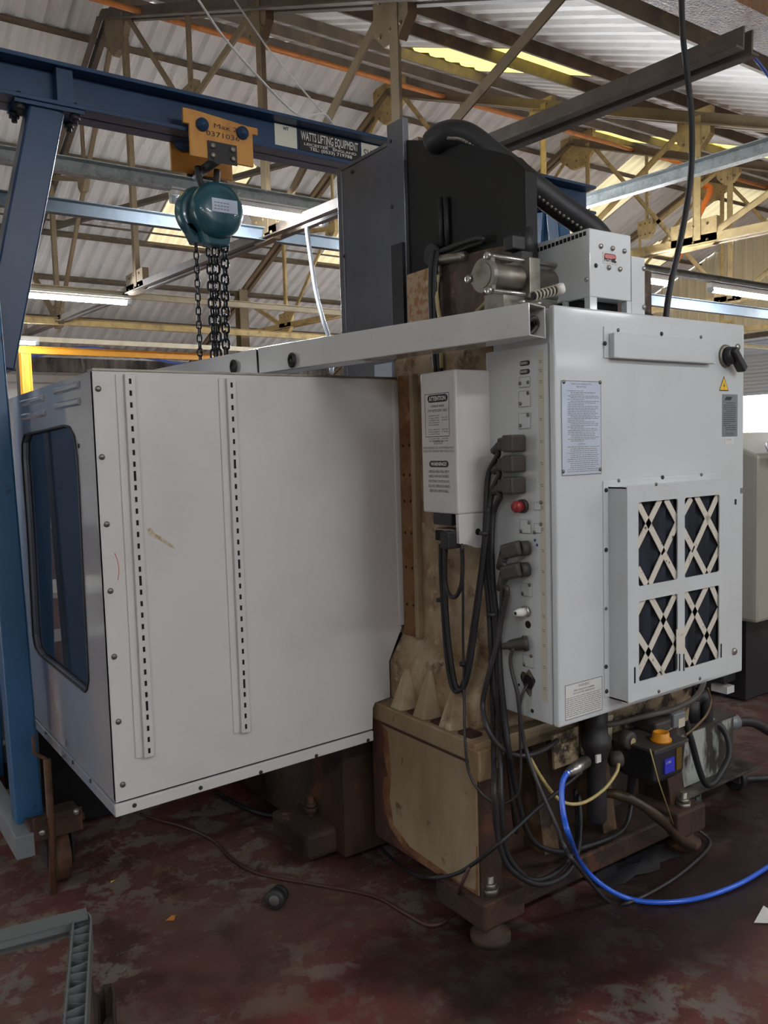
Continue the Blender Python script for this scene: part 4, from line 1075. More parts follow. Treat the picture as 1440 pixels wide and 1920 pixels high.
for px, py0, py1 in ((1190, 1251, 1281), (1352, 1207, 1233)):
    u, v_ = P(px, py0, 'Y', YFR), P(px, py1, 'Y', YFR)
    b = MB(); b.box(u.x-.003, u.x+.003, YFR-.001, YFR+.0005, v_.z, u.z); b.build('filter_slot', M['void'], fh)
for px, py in ((1312, 1272), (1235, 1296), (1230, 908)): put(SCREW_YS, 'screw', fh, P(px, py, 'Y', YFR))

# ---- resistor box on top of the cabinet
YH = 1.62
h0 = P(1105, 427, 'Y', YH); h1 = P(1183, 442, 'Y', YH); hb = P(1105, 556, 'Y', YH)
yfar = P(1000, 458, 'X', h0.x).y
b = MB(); b.box(h0.x, h1.x, YH, yfar, hb.z, h0.z); hot = b.build('resistor_box', M['cab'], mc, bev=.003)
for u0_, u1_, w0_, w1_ in ((h0.x, h0.x+.03, YH, YH+.02), (h1.x-.02, h1.x, YH, YH+.02), (h0.x, h0.x+.02, yfar-.04, yfar), (h1.x-.02, h1.x, yfar-.04, yfar), (h0.x, h0.x+.012, YH+.09, YH+.105)):
    b = MB(); b.box(u0_, u1_, w0_, w1_, ZK1-.005, hb.z); b.build('box_leg', M['cab'], hot)
b = MB(); b.box(h0.x+.012, h1.x, YH+.05, yfar, ZK1-.004, hb.z-.001); b.build('dark_interior', M['void'], hot)
sv = MB()
for k in range(13):
    px = 1008+ k*7.35; py = 470-k*2.6
    q0 = P(px-2.6, py, 'X', h0.x); q1 = P(px+2.6, py, 'X', h0.x)
    sv.box(h0.x-.001, h0.x+.002, q1.y, q0.y, q0.z-.0058, q0.z+.0058)
sv.build('vent_slots', M['void'], hot, kind='stuff')
SCB = screw_mesh('rivet_head', (0, -1, 0), .0075, .006, M['steel'])
for px, py in ((1126, 462), (1148, 466), (1170, 471), (1141, 502), (1162, 505)): put(SCB, 'rivet_head', hot, P(px, py, 'Y', YH))
put(BOLT_Y, 'bolt', hot, P(1117, 498, 'Y', YH))
SCX = screw_mesh('rivet_head', (-1, 0, 0), .0065, .005, M['steel'])
for px, py in ((1003, 475), (1100, 524)): put(SCX, 'rivet_head', hot, P(px, py, 'X', h0.x))
u, v_ = P(1130, 472, 'Y', YH), P(1157, 497, 'Y', YH)
b = MB(); b.box(u.x, v_.x, YH-.001, YH, v_.z, u.z); hl_ = b.build('hot_label', M['paper'], hot)
xm_ = (u.x+v_.x)/2
pill((xm_, YH-.0012, u.z-.011), .052, .016, (1, 0, 0), (0, 0, 1), (0, -1, 0), M['ink'], hl_, 'danger_outline'); pill((xm_, YH-.0016, u.z-.011), .048, .012, (1, 0, 0), (0, 0, 1), (0, -1, 0), M['pinklabel'], hl_, 'danger_pill')
text('HOT', (u.x+.004, YH-.0016, v_.z+.006), (1, 0, 0), (0, 0, 1), .0125, M['ink'], hl_, width=.03, bold=.05)
b = MB(); b.prism([(0, 0), (.018, -.002), (.022, .003), (.012, .006), (.02, .010), (.006, .010), (-.002, .007)], [], (v_.x-.026, YH-.0016, v_.z+.006), (1, 0, 0), (0, 0, 1), (0, -1, 0), .0003); b.build('hand_pictogram', M['ink'], hl_)
u, v_ = P(1184, 480, 'Y', YH+.01), P(1209, 575, 'Y', YH+.01)
b = MB(); b.box(u.x, v_.x, YH+.01, YH+.014, ZK1, u.z+.0); bp_ = b.build('side_plate', M['cab'], hot)
for px, py in ((1207, 504), (1207, 576)): put(SCB, 'rivet_head', bp_, P(px, py, 'Y', YH+.01))
b = MB(); q = P(1208, 577, 'Y', 1.68); b.lathe((q.x, q.y, ZK1), (0, 0, 1), ((0, .03), (.02, .026), (.03, .012)), 12); b.build('cable_entry', M['black'], mc)

# ---- air cylinder (power draw bar booster)
YC = 1.775
ce = P(905, 516, 'Y', YC); cf = P(1047, 541, 'Y', YC)
zc0 = ce.z
b = MB(); b.cyl((ce.x+.012, YC, zc0), (cf.x, YC, zc0), .038, 24); cy = b.build('air_cylinder', M['dullsteel'], mc)
pts = []
for k in range(36):
    t_ = 2*PI*k/36; r = .048+.012*max(0, math.cos(3*(t_-PI/2-.5)))**3
    pts.append((r*math.cos(t_), r*math.sin(t_)))
b = MB(); b.prism(pts, [], (ce.x, YC, zc0), (0, 1, 0), (0, 0, 1), (1, 0, 0), .014); o = b.build('end_cap', M['dullsteel'], cy, bev=.002)
b = MB(); b.lathe((ce.x, YC, zc0), (-1, 0, 0), ((0, .036), (.003, .036)), 24); b.sm = [False]*len(b.sm); b.build('cap_boss', M['dullsteel'], o)
for k in range(3):
    t_ = PI/2+.5+2*PI*k/3; y_, z_ = YC+.055*math.cos(t_), zc0+.055*math.sin(t_)
    b = MB(); b.lathe((ce.x, y_, z_), (-1, 0, 0), ((0, .0115), (.009, .0115), (.010, .006)), 12); b.build('cap_bolt', M['steel'], o)
    b = MB(); b.cyl((ce.x+.01, y_, z_), (cf.x, y_, z_), .007, 10); b.build('tie_rod', M['steel'], cy)
b = MB(); b.lathe((cf.x-.008, YC, zc0), (1, 0, 0), ((0, .066), (.012, .066), (.014, .05)), 28); b.build('mounting_flange', M['dullsteel'], cy)
q = P(998, 520, 'Y', YC-.04)
b = MB(); b.box(q.x-.022, q.x+.022, YC-.052, YC+.052, zc0-.06, zc0+.055); o = b.build('centre_block', M['dullsteel'], cy, bev=.003)
b = MB(); b.box(q.x-.03, q.x+.012, YC-.03, YC+.03, zc0+.055, zc0+.075); b.build('valve_foot', M['plug'], cy)
q2 = P(985, 470, 'Y', YC)
b = MB(); b.cyl((q2.x+.005, YC, zc0+.06), (q2.x+.005, YC, zc0+.15), .023, 14); b.build('solenoid_coil', M['black'], cy)
b = MB(); b.box(q2.x-.07, q2.x-.018, YC-.02, YC+.02, zc0+.08, zc0+.12); b.build('solenoid_plug', M['black'], cy, bev=.004)
u, v_ = P(998, 556, 'Y', 1.70), P(1037, 545, 'Y', 1.68)
v_ = Vector((v_.x, 1.665, v_.z)); 
b = MB(); b.cyl(u, v_, .011, 14); ms = b.build('exhaust_muffler', M['plug'], cy)
d_ = (v_-u)
sp_ = MB()
pts = [u+d_*(k/64)+Vector((0, .014*math.cos(k*.7), .014*math.sin(k*.7))) for k in range(64)]
sp_.tube(pts, .0026, 6, smooth=False); sp_.build('coil_spring', M['strip'], ms)
b = MB(); b.lathe(v_, d_, ((0, .016), (.012, .017), (.02, .014)), 16); b.build('muffler_cap', M['white'], ms)
b = MB(); b.box(ce.x+.05, cf.x, YC-.03, YC+.05, ZK1-.05, zc0-.045); b.build('cylinder_bracket', M['dullsteel'], cy)

# elbow fitting and hoses on the column head
pts = [P(872, 480, 'X', 1.765), P(845, 484, 'X', 1.765), P(826, 488, 'X', 1.765), P(821, 497, 'X', 1.765), P(821, 512, 'X', 1.765)]
b = MB(); b.tube(pts, .016, 12); b.lathe(pts[-1], (0, 0, -1), ((0, .017), (.012, .017), (.014, .012), (.026, .012)), 6); b.build('elbow_fitting', M['dullsteel'], mc)
M['hose_tan'] = mat('tan_air_hose', rgb(176, 160, 116), .4)
b = MB(); b.tube([P(821, 516, 'X', 1.745), P(818, 545, 'X', 1.74), P(821, 575, 'X', 1.73), P(826, 610, 'X', 1.72), P(828, 690, 'X', 1.70)], .007, 8); b.build('tan_hose', M['hose_tan'], mc)
for px in (808, 816):
    b = MB(); b.tube([P(px+6, 470, 'X', 1.76), P(px, 510, 'X', 1.74), P(px+1, 600, 'X', 1.73), P(px+10, 700, 'X', 1.70)], .009, 8); b.build('black_hose', M['black'], mc)
b = MB(); b.tube([P(812, 478, 'X', 1.77), P(850, 462, 'X', 1.76), P(895, 447, 'X', 1.76), P(905, 452, 'X', 1.77), P(880, 462, 'X', 1.78), P(840, 478, 'X', 1.775)], .009, 8); b.build('black_hose', M['black'], mc)
b = MB(); b.tube([P(880, 600, 'X', 1.70), P(905, 573, 'X', 1.69), P(925, 556, 'X', 1.70), P(950, 552, 'X', 1.72)], .006, 8); b.build('tan_hose', M['hose_tan'], mc)
# perforated cable carrier curving over the head plate
cc_ = [P(812, 268, 'Y', 2.2), P(826, 256, 'Y', 2.16), P(848, 250, 'Y', 2.12), P(880, 258, 'Y', 2.08), P(930, 296, 'Y', 2.02), P(990, 342, 'Y', 1.96), P(1050, 388, 'Y', 1.92), P(1110, 432, 'Y', 1.88), P(1140, 470, 'Y', 1.86)]
b = MB(); b.tube(cc_, .042, 14); car = b.build('cable_carrier', M['black'], mc)
hol = MB(); sp2 = smooth_path(cc_, 8)
for i, p in enumerate(sp2[16:60]):
    d_ = (sp2[i+17]-sp2[i+16]).normalized(); n_ = Vector((-.62, -.45, -.62)); n_ = (n_-d_*n_.dot(d_)).normalized()
    hol.lathe(p+n_*.0405, n_, ((0, .007), (.003, .006), (.005, .003)), 6)
hol.build('carrier_links', M['dullsteel'], car, kind='stuff')

# ---- under the cabinet: brackets, filter regulator, oil tank
YU = 1.72
M['grimyplate'] = mat('oily_flaked_plate', rgb(150, 134, 106), .5, layers=((rgb(50, 40, 32), 14, .46, .56), (rgb(190, 178, 150), 30, .62, .7)), bump=(40, .3))
def uplate(pts, name, m, y=YU, t=.008, parent=mc):
    q = [P(x, yy, 'Y', y) for x, yy in pts]
    b = MB(); b.prism([(p.x, p.z) for p in q], [], (0, y, 0), (1, 0, 0), (0, 0, 1), (0, 1, 0), t); return b.build(name, m, parent)
uplate([(1037, 1380), (1084, 1362), (1086, 1425), (1040, 1443)], 'mounting_plate', M['grimyplate'])
uplate([(1085, 1350), (1300, 1270), (1290, 1350), (1200, 1400), (1150, 1420), (1090, 1415)], 'rear_bracket', M['grimyplate'], y=1.80)
uplate([(1130, 1345), (1150, 1340), (1146, 1400), (1128, 1410)], 'bracket_arm', M['strip'], y=1.76)
r0 = P(1118, 1400, 'Y', YU-.03)
b = MB(); b.lathe((r0.x, YU-.03, r0.z+.13), (0, 0, -1), ((0, .03), (.06, .034), (.09, .036), (.10, .046), (.13, .046), (.14, .04), (.17, .032), (.18, .028), (.26, .028), (.27, .03), (.36, .03), (.375, .02)), 20)
fr = b.build('filter_regulator', M['black'], mc)
q = P(1121, 1422, 'Y', YU-.062); b = MB(); b.box(q.x-.01, q.x+.01, YU-.0665, YU-.06, q.z-.012, q.z+.012); b.build('white_tag', M['paper'], fr)
q = P(1160, 1422, 'Y', YU-.03); b = MB(); b.lathe((q.x-.03, YU-.02, q.z), (1, -.5, 0), ((0, .022), (.02, .026), (.035, .026), (.04, .02)), 18); b.build('pressure_gauge', M['plug'], fr)
q = P(1178, 1388, 'Y', YU-.02); b = MB(); b.lathe((q.x, YU, q.z), (0, -1, 0), ((0, .03), (.03, .03), (.035, .022)), 16); o = b.build('gear_pump', M['plug'], mc)
b = MB(); b.cyl((q.x, YU-.038, q.z), (q.x, YU-.04, q.z), .012, 12); b.build('pump_centre', M['hose_tan'], o)
b = MB(); b.tube([P(1180, 1410, 'Y', YU), P(1186, 1450, 'Y', YU), P(1180, 1500, 'Y', YU+.05)], .014, 8); b.build('pump_pipe', M['black'], mc)
q = P(1115, 1330, 'Y', 1.78)
b = MB(); b.cyl((q.x-.02, 1.76, q.z+.02), (q.x-.02, 1.76, q.z-.09), .04, 14); b.build('air_hose_stub', M['black'], mc)
# oil tank: faceted black bin with orange cap and blue label
ytk = 1.60
tf = [P(1228, 1412, 'Y', ytk), P(1285, 1387, 'Y', ytk)]
xt0, xt1 = tf[0].x-.005, tf[1].x+.005
zt2 = tf[0].z; zt3 = P(1228, 1470, 'Y', ytk).z
b = MB()
vs = [(xt0, ytk, zt2), (xt1, ytk, zt2), (xt1, ytk+.17, zt2), (xt0, ytk+.17, zt2), (xt0+.006, ytk+.006, zt3), (xt1-.006, ytk+.006, zt3), (xt1-.006, ytk+.16, zt3), (xt0+.006, ytk+.16, zt3),
      (xt0+.03, ytk+.03, zt3-.02), (xt1-.03, ytk+.03, zt3-.02), (xt1-.03, ytk+.14, zt3-.02), (xt0+.03, ytk+.14, zt3-.02)]
b.add(vs, [(0, 1, 5, 4), (1, 2, 6, 5), (2, 3, 7, 6), (3, 0, 4, 7), (4, 5, 9, 8), (5, 6, 10, 9), (6, 7, 11, 10), (7, 4, 8, 11), (8, 9, 10, 11), (3, 2, 1, 0)])
tk = b.build('oil_tank', M['black'], mc, 'black plastic oil tank', bev=.008)
b = MB(); b.box(xt0-.006, xt1+.006, ytk-.006, ytk+.176, zt2, zt2+.010); b.build('tank_lid', M['plug'], tk, bev=.002)
cp = P(1239, 1383, 'Z', zt2+.02)
b = MB(); b.lathe((cp.x, cp.y, zt2+.01), (0, 0, 1), ((0, .034), (.008, .034), (.009, .028), (.028, .026), (.03, .022), (.022, .020)), 18); b.build('filler_cap', M['orange'], tk, 'orange screw filler cap')
u, v_ = P(1246, 1424, 'Y', ytk), P(1264, 1440, 'Y', ytk)
b = MB(); b.box(u.x, v_.x, ytk-.002, ytk+.004, v_.z-.008, u.z-.002); o = b.build('tank_label', M['bluelabel'], tk)
text('LUBE', (u.x+.003, ytk-.003, u.z-.016), (1, 0, 0), (0, 0, 1), .007, M['paper'], o, width=.026)
M['amber'] = mat('amber_level_strip', rgb(96, 76, 26), .3)
u, v_ = P(1268, 1403, 'Y', ytk), P(1278, 1440, 'Y', ytk)
b = MB(); b.box(u.x, v_.x, ytk-.001, ytk+.004, v_.z, u.z); b.build('level_strip', M['amber'], tk)
q = P(1266, 1350, 'Y', 1.7)
b = MB(); b.box(q.x-.035, q.x+.03, 1.68, 1.74, zt2+.01, q.z+.03); pm = b.build('pump_motor', M['nameplate'], tk, bev=.004)
b = MB(); b.box(q.x-.01, q.x+.024, 1.679, 1.68, q.z-.02, q.z+.01); b.build('motor_label', M['strip'], pm)
b = MB(); b.box(q.x-.13, q.x-.045, 1.68, 1.78, zt2+.01, q.z+.02); b.build('pump_body', M['plug'], tk, bev=.008)

# ------------------------------------------------------------------ blue gantry crane, trolley, chain hoist
M['blue'] = mat('blue_gantry_paint', rgb(22, 60, 96), .38, layers=((rgb(20, 50, 82), 2, .45, .7), (rgb(22, 36, 60), 18, .64, .74), (rgb(58, 100, 146), 6, .62, .8)), bump=(30, .08))
M['bluelit'] = mat('blue_lit_scuffed_paint', rgb(38, 90, 132), .4, layers=((rgb(30, 72, 110), 2, .45, .7), (rgb(24, 34, 52), 16, .63, .72), (rgb(96, 84, 70), 3, .70, .76)), bump=(30, .1))  # lighter copy of the gantry blue, light on the legs put into its colour
M['greyrail'] = mat('grey_worn_rail', rgb(118, 122, 126), .5, layers=((rgb(92, 96, 102), 4, .45, .7),))
M['rustbar'] = mat('rusty_round_bar', rgb(96, 66, 46), .7, layers=((rgb(64, 44, 34), 12, .45, .65),))
M['hoist'] = mat('teal_hoist_paint', rgb(34, 88, 100), .3, layers=((rgb(24, 66, 78), 5, .5, .7), (rgb(66, 120, 128), 9, .64, .78)), coat=.4)
M['troll'] = mat('ochre_trolley_paint', rgb(206, 146, 66), .5, layers=((rgb(178, 118, 48), 6, .48, .68), (rgb(110, 74, 40), 14, .64, .74)))
M['chain'] = mat('black_chain_steel', rgb(44, 44, 46), .4, .6)
YG = 3.4
ga = thing('gantry_crane', 'blue steel gantry crane spanning the machine, on a castored left leg', 'crane', (.62, YG, 0))
zt_ = P(85, 108, 'Y', YG-.08).z; zb_ = P(85, 191, 'Y', YG-.08).z
zm = (zt_+zb_)/2; BH = zt_-zb_
b = MB(); b.ibeam((-.9, YG, zm), (3.9, YG, zm), .16, BH, .016, .012); beam = b.build('beam', M['blue'], ga, bev=.002)
b = MB(); q = P(122, 160, 'Y', YG-.06); b.box(q.x-.03, q.x+.03, YG-.06, YG-.006, zb_+.017, zt_-.017); b.build('web_stiffener', M['blue'], beam)
def leg_frame(xt, xl, sgn):
    # near and far legs of the end frame, knee brace to the beam, bottom rail
    n0, n1 = Vector((xl-.005, 3.06, .16)), Vector((xl, YG-.05, zb_))
    f0, f1 = Vector((xl-.005, 3.78, .16)), Vector((xl, YG+.05, zb_))
    for name, a, c in (('leg', n0, n1), ('leg', f0, f1)):
        b = MB(); b.bar(a, c, .09, .09, up=(1, 0, 0)); b.build(name, M['bluelit'], ga, bev=.008)
    b = MB(); b.bar((xl-.045, 2.92, .19), (xl-.045, 4.0, .19), .06, .08); b.build('bottom_rail', M['greyrail'], ga, bev=.004)
n_top = P(83, 205, 'Y', YG)
leg_frame(.86, .58, 1); 
kb = P(2, 640, 'Y', YG)
b = MB(); b.bar((kb.x-.03, YG, kb.z-.1), (n_top.x, YG, zb_), .125, .11, up=(0, 1, 0)); b.build('knee_brace', M['blue'], ga, bev=.008)
b = MB(); b.box(n_top.x-.12, n_top.x+.13, YG-.07, YG+.07, zb_-.014, zb_); b.build('brace_flange', M['blue'], ga)
for dx in (-.1, .1):
    for dy in (-.045, .045):
        b = MB(); b.cyl((n_top.x+dx, YG+dy, zb_+.03), (n_top.x+dx, YG+dy, zb_-.05), .011, 8); b.cyl((n_top.x+dx, YG+dy, zb_-.014), (n_top.x+dx, YG+dy, zb_-.034), .02, 6); b.build('flange_bolt', M['black'], ga)
xr = P(1032, 420, 'Y', YG).x
leg_frame(3.2, xr, -1)
b = MB(); b.bar((xr, YG, kb.z-.1), (xr-.32, YG, zb_), .10, .10, up=(0, 1, 0)); b.build('knee_brace', M['bluelit'], ga, bev=.008)
b = MB(); b.box(xr-.45, xr-.2, YG-.07, YG+.07, zb_-.014, zb_); b.build('brace_flange', M['blue'], ga)
# castor, bracket and locking bar at the near foot
def castor(x, y, parent, bar=True):
    b = MB(); b.box(x-.09, x+.07, y-.10, y-.085, .195, .275); b.box(x-.10, x+.08, y-.09, y+.06, .225, .245); br = b.build('castor_bracket', M['greyrail'] if not bar else M['rustdark'], parent, bev=.003)
    b = MB(); b.cyl((x-.022, y, .095), (x+.03, y, .095), .095, 28); b.build('castor_wheel', M['rustbar'], parent, bev=.004)
    b = MB(); b.box(x-.045, x-.035, y-.05, y+.05, .06, .24); b.box(x+.04, x+.05, y-.05, y+.05, .06, .24); b.build('castor_fork', M['black'], parent, bev=.003)
    for dx, dz in ((-.065, .225), (.05, .265)):
        b = MB(); b.lathe((x+dx, y-.10, dz), (0, -1, 0), ((0, .012), (.008, .012), (.011, .006)), 10); b.build('bracket_bolt', M['steel'], br)
castor(.655, 3.02, ga); castor(.60, 3.88, ga, False); castor(xr, 3.02, ga, False); castor(xr, 3.88, ga, False)
p = [P(62, 1380, 'Y', 2.93), P(64, 1412, 'Y', 2.93), P(84, 1422, 'Y', 2.93), P(88, 1428, 'Y', 2.93)]
b = MB(); b.tube(p, .006, 8, smooth=False); b.build('locking_handle', M['rustbar'], ga)
b = MB(); b.tube([P(88, 1424, 'Y', 2.92), P(97, 1560, 'Y', 2.92), (P(101, 1650, 'Y', 2.9).x, 2.92, .0)], .0125, 10, smooth=False); b.build('locking_bar', M['rustbar'], ga)
# plates on the beam web
yw = YG-.0075
def wplate(px0, py0, px1, py1, m, name):
    a, c = P(px0, py0, 'Y', yw), P(px1, py1, 'Y', yw)
    z1 = zm+BH*.5-.020; z0 = zm-BH*.5+.047
    b = MB(); b.box(a.x, c.x, yw-.002, yw, z0, z1); return b.build(name, m, beam), a.x, c.x, z0, z1
M['cream'] = mat('scratched_white_plate', rgb(226, 224, 206), .5, layers=((rgb(150, 170, 190), 14, .66, .72),))
o, x0, x1, z0, z1 = wplate(514, 230, 557, 280, M['cream'], 'maker_plate')
text('WT', ((x0+x1)/2, yw-.003, z1-.022), (1, 0, 0), (0, 0, 1), .014, M['ink'], o, width=.03, align='CENTER', bold=.05)
o, x0, x1, z0, z1 = wplate(560, 244, 675, 306, M['ink'], 'name_board')
L = x1-x0; HH = z1-z0
text('WATTS LIFTING EQUIPMENT', (x0+L*.03, yw-.003, z1-HH*.50), (1, 0, 0), (0, 0, 1), HH*.40, M['white'], o, width=L*.94, bold=.02)
text('LIMITED', ((x0+x1)/2, yw-.003, z1-HH*.60), (1, 0, 0), (0, 0, 1), HH*.07, M['white'], o, width=L*.16, align='CENTER')
text('LEICESTER   ENGLAND', (x0+L*.07, yw-.003, z1-HH*.73), (1, 0, 0), (0, 0, 1), HH*.12, M['white'], o, width=L*.86, bold=.02)
text('TEL: (0533) 719788', (x0+L*.16, yw-.003, z1-HH*.93), (1, 0, 0), (0, 0, 1), HH*.15, M['white'], o, width=L*.70, bold=.02)
o, x0, x1, z0, z1 = wplate(677, 276, 735, 330, M['cream'], 'load_plate')
text('SWL', (x0+.01, yw-.003, z0+HH*.3), (1, 0, 0), (0, 0, 1), HH*.4, M['ink'], o, width=.09)
text('T', (x0+.2, yw-.003, z0+HH*.3), (1, 0, 0), (0, 0, 1), HH*.4, M['ink'], o)
# trolley
tc_ = P(415, 255, 'Y', YG-.1)
tro = thing('beam_trolley', 'ochre two tonne trolley clamped on the blue hoist beam', 'trolley', (tc_.x, YG, zb_))
for s in (-1, 1):
    y = YG+s*.105; wz1 = P(415, 226, 'Y', YG-.11).z; wz0 = P(415, 302, 'Y', YG-.11).z
    b = MB(); b.prism([(-.145, wz0), (.14, wz0), (.14, wz1-.03), (.165, wz1-.03), (.165, wz1-.0), (.12, wz1), (-.12, wz1+.02), (-.17, wz1+.02), (-.17, wz1-.04), (-.145, wz1-.04)], [], (tc_.x, y-.007, 0), (1, 0, 0), (0, 0, 1), (0, 1, 0), .014)
    pl_ = b.build('trolley_plate', M['troll'], tro, bev=.003)
    for dx in (-.09, .09):
        b = MB(); b.lathe((tc_.x+dx, YG+s*.09, wz1-.035), (0, -s, 0), ((0, .05), (.03, .045), (.04, .03)), 18); b.build('trolley_wheel', M['blue'], tro)
        b = MB(); b.lathe((tc_.x+dx, y+s*.007, wz1-.035), (0, s, 0), ((0, .028), (.012, .026), (.013, .016), (.022, .014)), 16); b.build('wheel_bolt', M['blue'], tro)
    b = MB(); b.box(tc_.x-.07, tc_.x+.06, y+s*.007, y+s*.012, wz0-.01, wz0+.072); k_ = b.build('hanger_plate', M['ink'], tro)
    for dx in (-.05, .04):
        for dz in (.014, .052):
            b = MB(); b.lathe((tc_.x+dx, y+s*.012, wz0+dz), (0, s, 0), ((0, .013), (.008, .011), (.01, .005)), 10); b.build('hanger_rivet', M['dullsteel'], tro)
b = MB(); b.cyl((tc_.x-.03, YG-.12, wz0+.0), (tc_.x-.03, YG+.12, wz0+.0), .02, 12); b.build('hanger_pin', M['ink'], tro)
b = MB(); b.tube([(tc_.x-.07, YG, wz0), (tc_.x-.06, YG, wz0-.06), (tc_.x-.03, YG, wz0-.10), (tc_.x+.01, YG, wz0-.06), (tc_.x+.02, YG, wz0)], .014, 10); b.build('shackle', M['ink'], tro)
text('Max 2t', (tc_.x-.04, YG-.1135, wz1-.036), (1, 0, 0), (0, 0, 1), .018, M['ink'], tro, width=.12)
text('0371036', (tc_.x-.075, YG-.1135, wz1-.072), (1, 0, 0), (0, 0, 1), .020, M['ink'], tro, width=.15)
# chain hoist
hc = P(405, 396, 'Y', YG-.06)
ho = thing('chain_hoist', 'teal manual chain hoist hanging from the ochre trolley', 'hoist', (hc.x, YG, hc.z))
hy = YG-.05
prof = [(.115*math.cos(t)*(1.0), .115*math.sin(t)+(-.03 if math.sin(t) < -.5 else 0)) for t in [2*PI*k/20 for k in range(20)]]
b = MB(); b.lathe((hc.x, hy+.02, hc.z), (0, -1, 0), ((0, .112), (.05, .116), (.07, .108), (.085, .085), (.09, .06)), 24)
body = b.build('hoist_body', M['hoist'], ho)
b = MB(); b.prism([(-.08, -.06), (.08, -.06), (.05, -.145), (-.05, -.145)], [], (hc.x, hy-.02, hc.z), (1, 0, 0), (0, 0, 1), (0, 1, 0), .07); b.build('chain_guide', M['hoist'], body, bev=.012)
b = MB(); b.lathe((hc.x-.035, hy+.03, hc.z), (0, 1, 0), ((0, .10), (.03, .115), (.05, .115), (.06, .105)), 24); b.prism([(-.09, -.05), (.06, -.05), (.02, -.13), (-.05, -.13)], [], (hc.x-.035, hy+.03, hc.z), (1, 0, 0), (0, 0, 1), (0, 1, 0), .06); b.build('handwheel_cover', M['hoist'], ho, bev=.004)
b = MB(); b.box(hc.x-.045, hc.x+.07, hy-.0735, hy-.068, hc.z-.02, hc.z+.035); o = b.build('hoist_nameplate', M['alu'], ho)
b.v = []; b.f = []; b.sm = []
lp2 = MB(); rnd = random.Random(3)
for k in range(3):
    x = hc.x-.035
    while x < hc.x+.03: lp2.add([(x, hy-.0738, hc.z+.016-.013*k), (x+.01, hy-.0738, hc.z+.016-.013*k), (x+.01, hy-.0738, hc.z+.02-.013*k), (x, hy-.0738, hc.z+.02-.013*k)], [(0, 1, 2, 3)]); x += .014
lp2.build('small_print', M['inkgrey'], ho, kind='stuff')
hk = Vector((hc.x, YG, hc.z+.12)); top = Vector((tc_.x-.015, YG, wz0-.075))
d_ = top.z-hk.z
b = MB(); b.tube([hk, hk+Vector((0, 0, d_*.35)), hk+Vector((.03, 0, d_*.55)), hk+Vector((.04, 0, d_*.8)), hk+Vector((.012, 0, d_*1.02)), hk+Vector((-.025, 0, d_*.95)), hk+Vector((-.03, 0, d_*.75))], lambda t: .019-.008*t, 10); b.build('top_hook', M['hoist'], ho)
# chains: every link a piece
def link_mesh(ln, wd, r):
    b = MB(); pts = []
    for k in range(17):
        t = 2*PI*k/16
        x, z = wd/2*math.cos(t), (wd/2)*math.sin(t)+(ln/2-wd/2)*(1 if math.sin(t) > .01 else -1 if math.sin(t) < -.01 else 0)
        pts.append((x, 0, z))
    b.tube(pts, r, 6, smooth=False); me = b.mesh('chain_link'); me.materials.append(M['chain']); return me
LK1, LK2 = link_mesh(.046, .030, .0055), link_mesh(.036, .020, .0038)
def hang(px0, py0, px1, py1, me, step, y):
    a, c = P(px0, py0, 'Y', y), P(px1, py1, 'Y', y)
    n = int((a-c).length/step)
    for k in range(n):
        put(me, 'chain_link', ho, a+(c-a)*((k+.5)/n), (0, 0, (PI/4 if k % 2 else -PI/4)))
hang(392, 432, 402, 672, LK1, .034, YG); hang(404, 432, 409, 672, LK1, .034, YG-.03); hang(421, 425, 424, 668, LK1, .034, YG-.04); hang(366, 420, 376, 680, LK2, .029, YG+.05)
# twisted white cord thrown over the beam
M['cord'] = mat('white_cord', rgb(224, 224, 220), .6)
b = MB(); b.tube([P(372, 0, 'Y', 3.0), P(420, 70, 'Y', 3.1), P(490, 150, 'Y', 3.2), P(545, 205, 'Y', 3.3), P(572, 217, 'Y', 3.33), P(607, 214, 'Y', 3.36), P(624, 232, 'Y', 3.38)], .005, 6)
tag(b.build('white_cord', M['cord'], loc=(1.5, 3.2, 3.3)), 'crinkled white cord looped down to the blue beam', 'cord')
b = MB(); b.tube([P(440, 0, 'Y', 3.2), P(500, 88, 'Y', 3.3), P(560, 160, 'Y', 3.36), P(624, 233, 'Y', 3.40)], .004, 6, smooth=False)
tag(b.build('white_cord', M['cord'], loc=(1.6, 3.3, 3.3)), 'straight taut white cord running down to the blue beam', 'cord')

M['greycable'] = mat('grey_armoured_cable', rgb(150, 156, 164), .4)
b = MB(); b.tube([P(575, 428, 'Y', 5.4), P(582, 480, 'Y', 5.3), P(592, 545, 'Y', 5.1), P(606, 600, 'Y', 4.9), P(618, 640, 'Y', 4.8), P(622, 700, 'Y', 4.7)], .016, 8)
tag(b.build('grey_cable', M['greycable'], loc=P(592, 545, 'Y', 5.1)), 'grey cable dropping from the strip light behind the silver cover', 'cable')

# ------------------------------------------------------------------ cables on the cabinet side
def kp(px, py, x): return P(px, py, 'X', x)
def cable(label, pts, r, name='power_cable', m='cable', group=None, plug=None):
    t = thing(name, label, 'cable', pts[0], group)
    b = MB(); b.tube(pts, r, 8, 8); b.build('sheath', M[m], t)
    if plug: plug(t)
    return t
def hood_plug(px, py):
    def f(t):
        a = kp(px, py, 1.68)
        b = MB(); b.box(1.618, 1.676, a.y-.021, a.y+.021, a.z-.024, a.z+.024); b.build('plug_body', M['plug'], t, bev=.006)
        b = MB(); b.box(1.628, 1.664, a.y+.021, a.y+.05, a.z-.019, a.z+.017); b.build('plug_hood', M['plug'], t, bev=.006)
        b = MB(); b.cyl((1.645, a.y+.046, a.z-.002), (1.643, a.y+.08, a.z-.022), .015, 12, .011); b.build('plug_boot', M['plug'], t)
    return f
def yp(px, py, y): return P(px, py, 'Y', y)
XK = 1.643
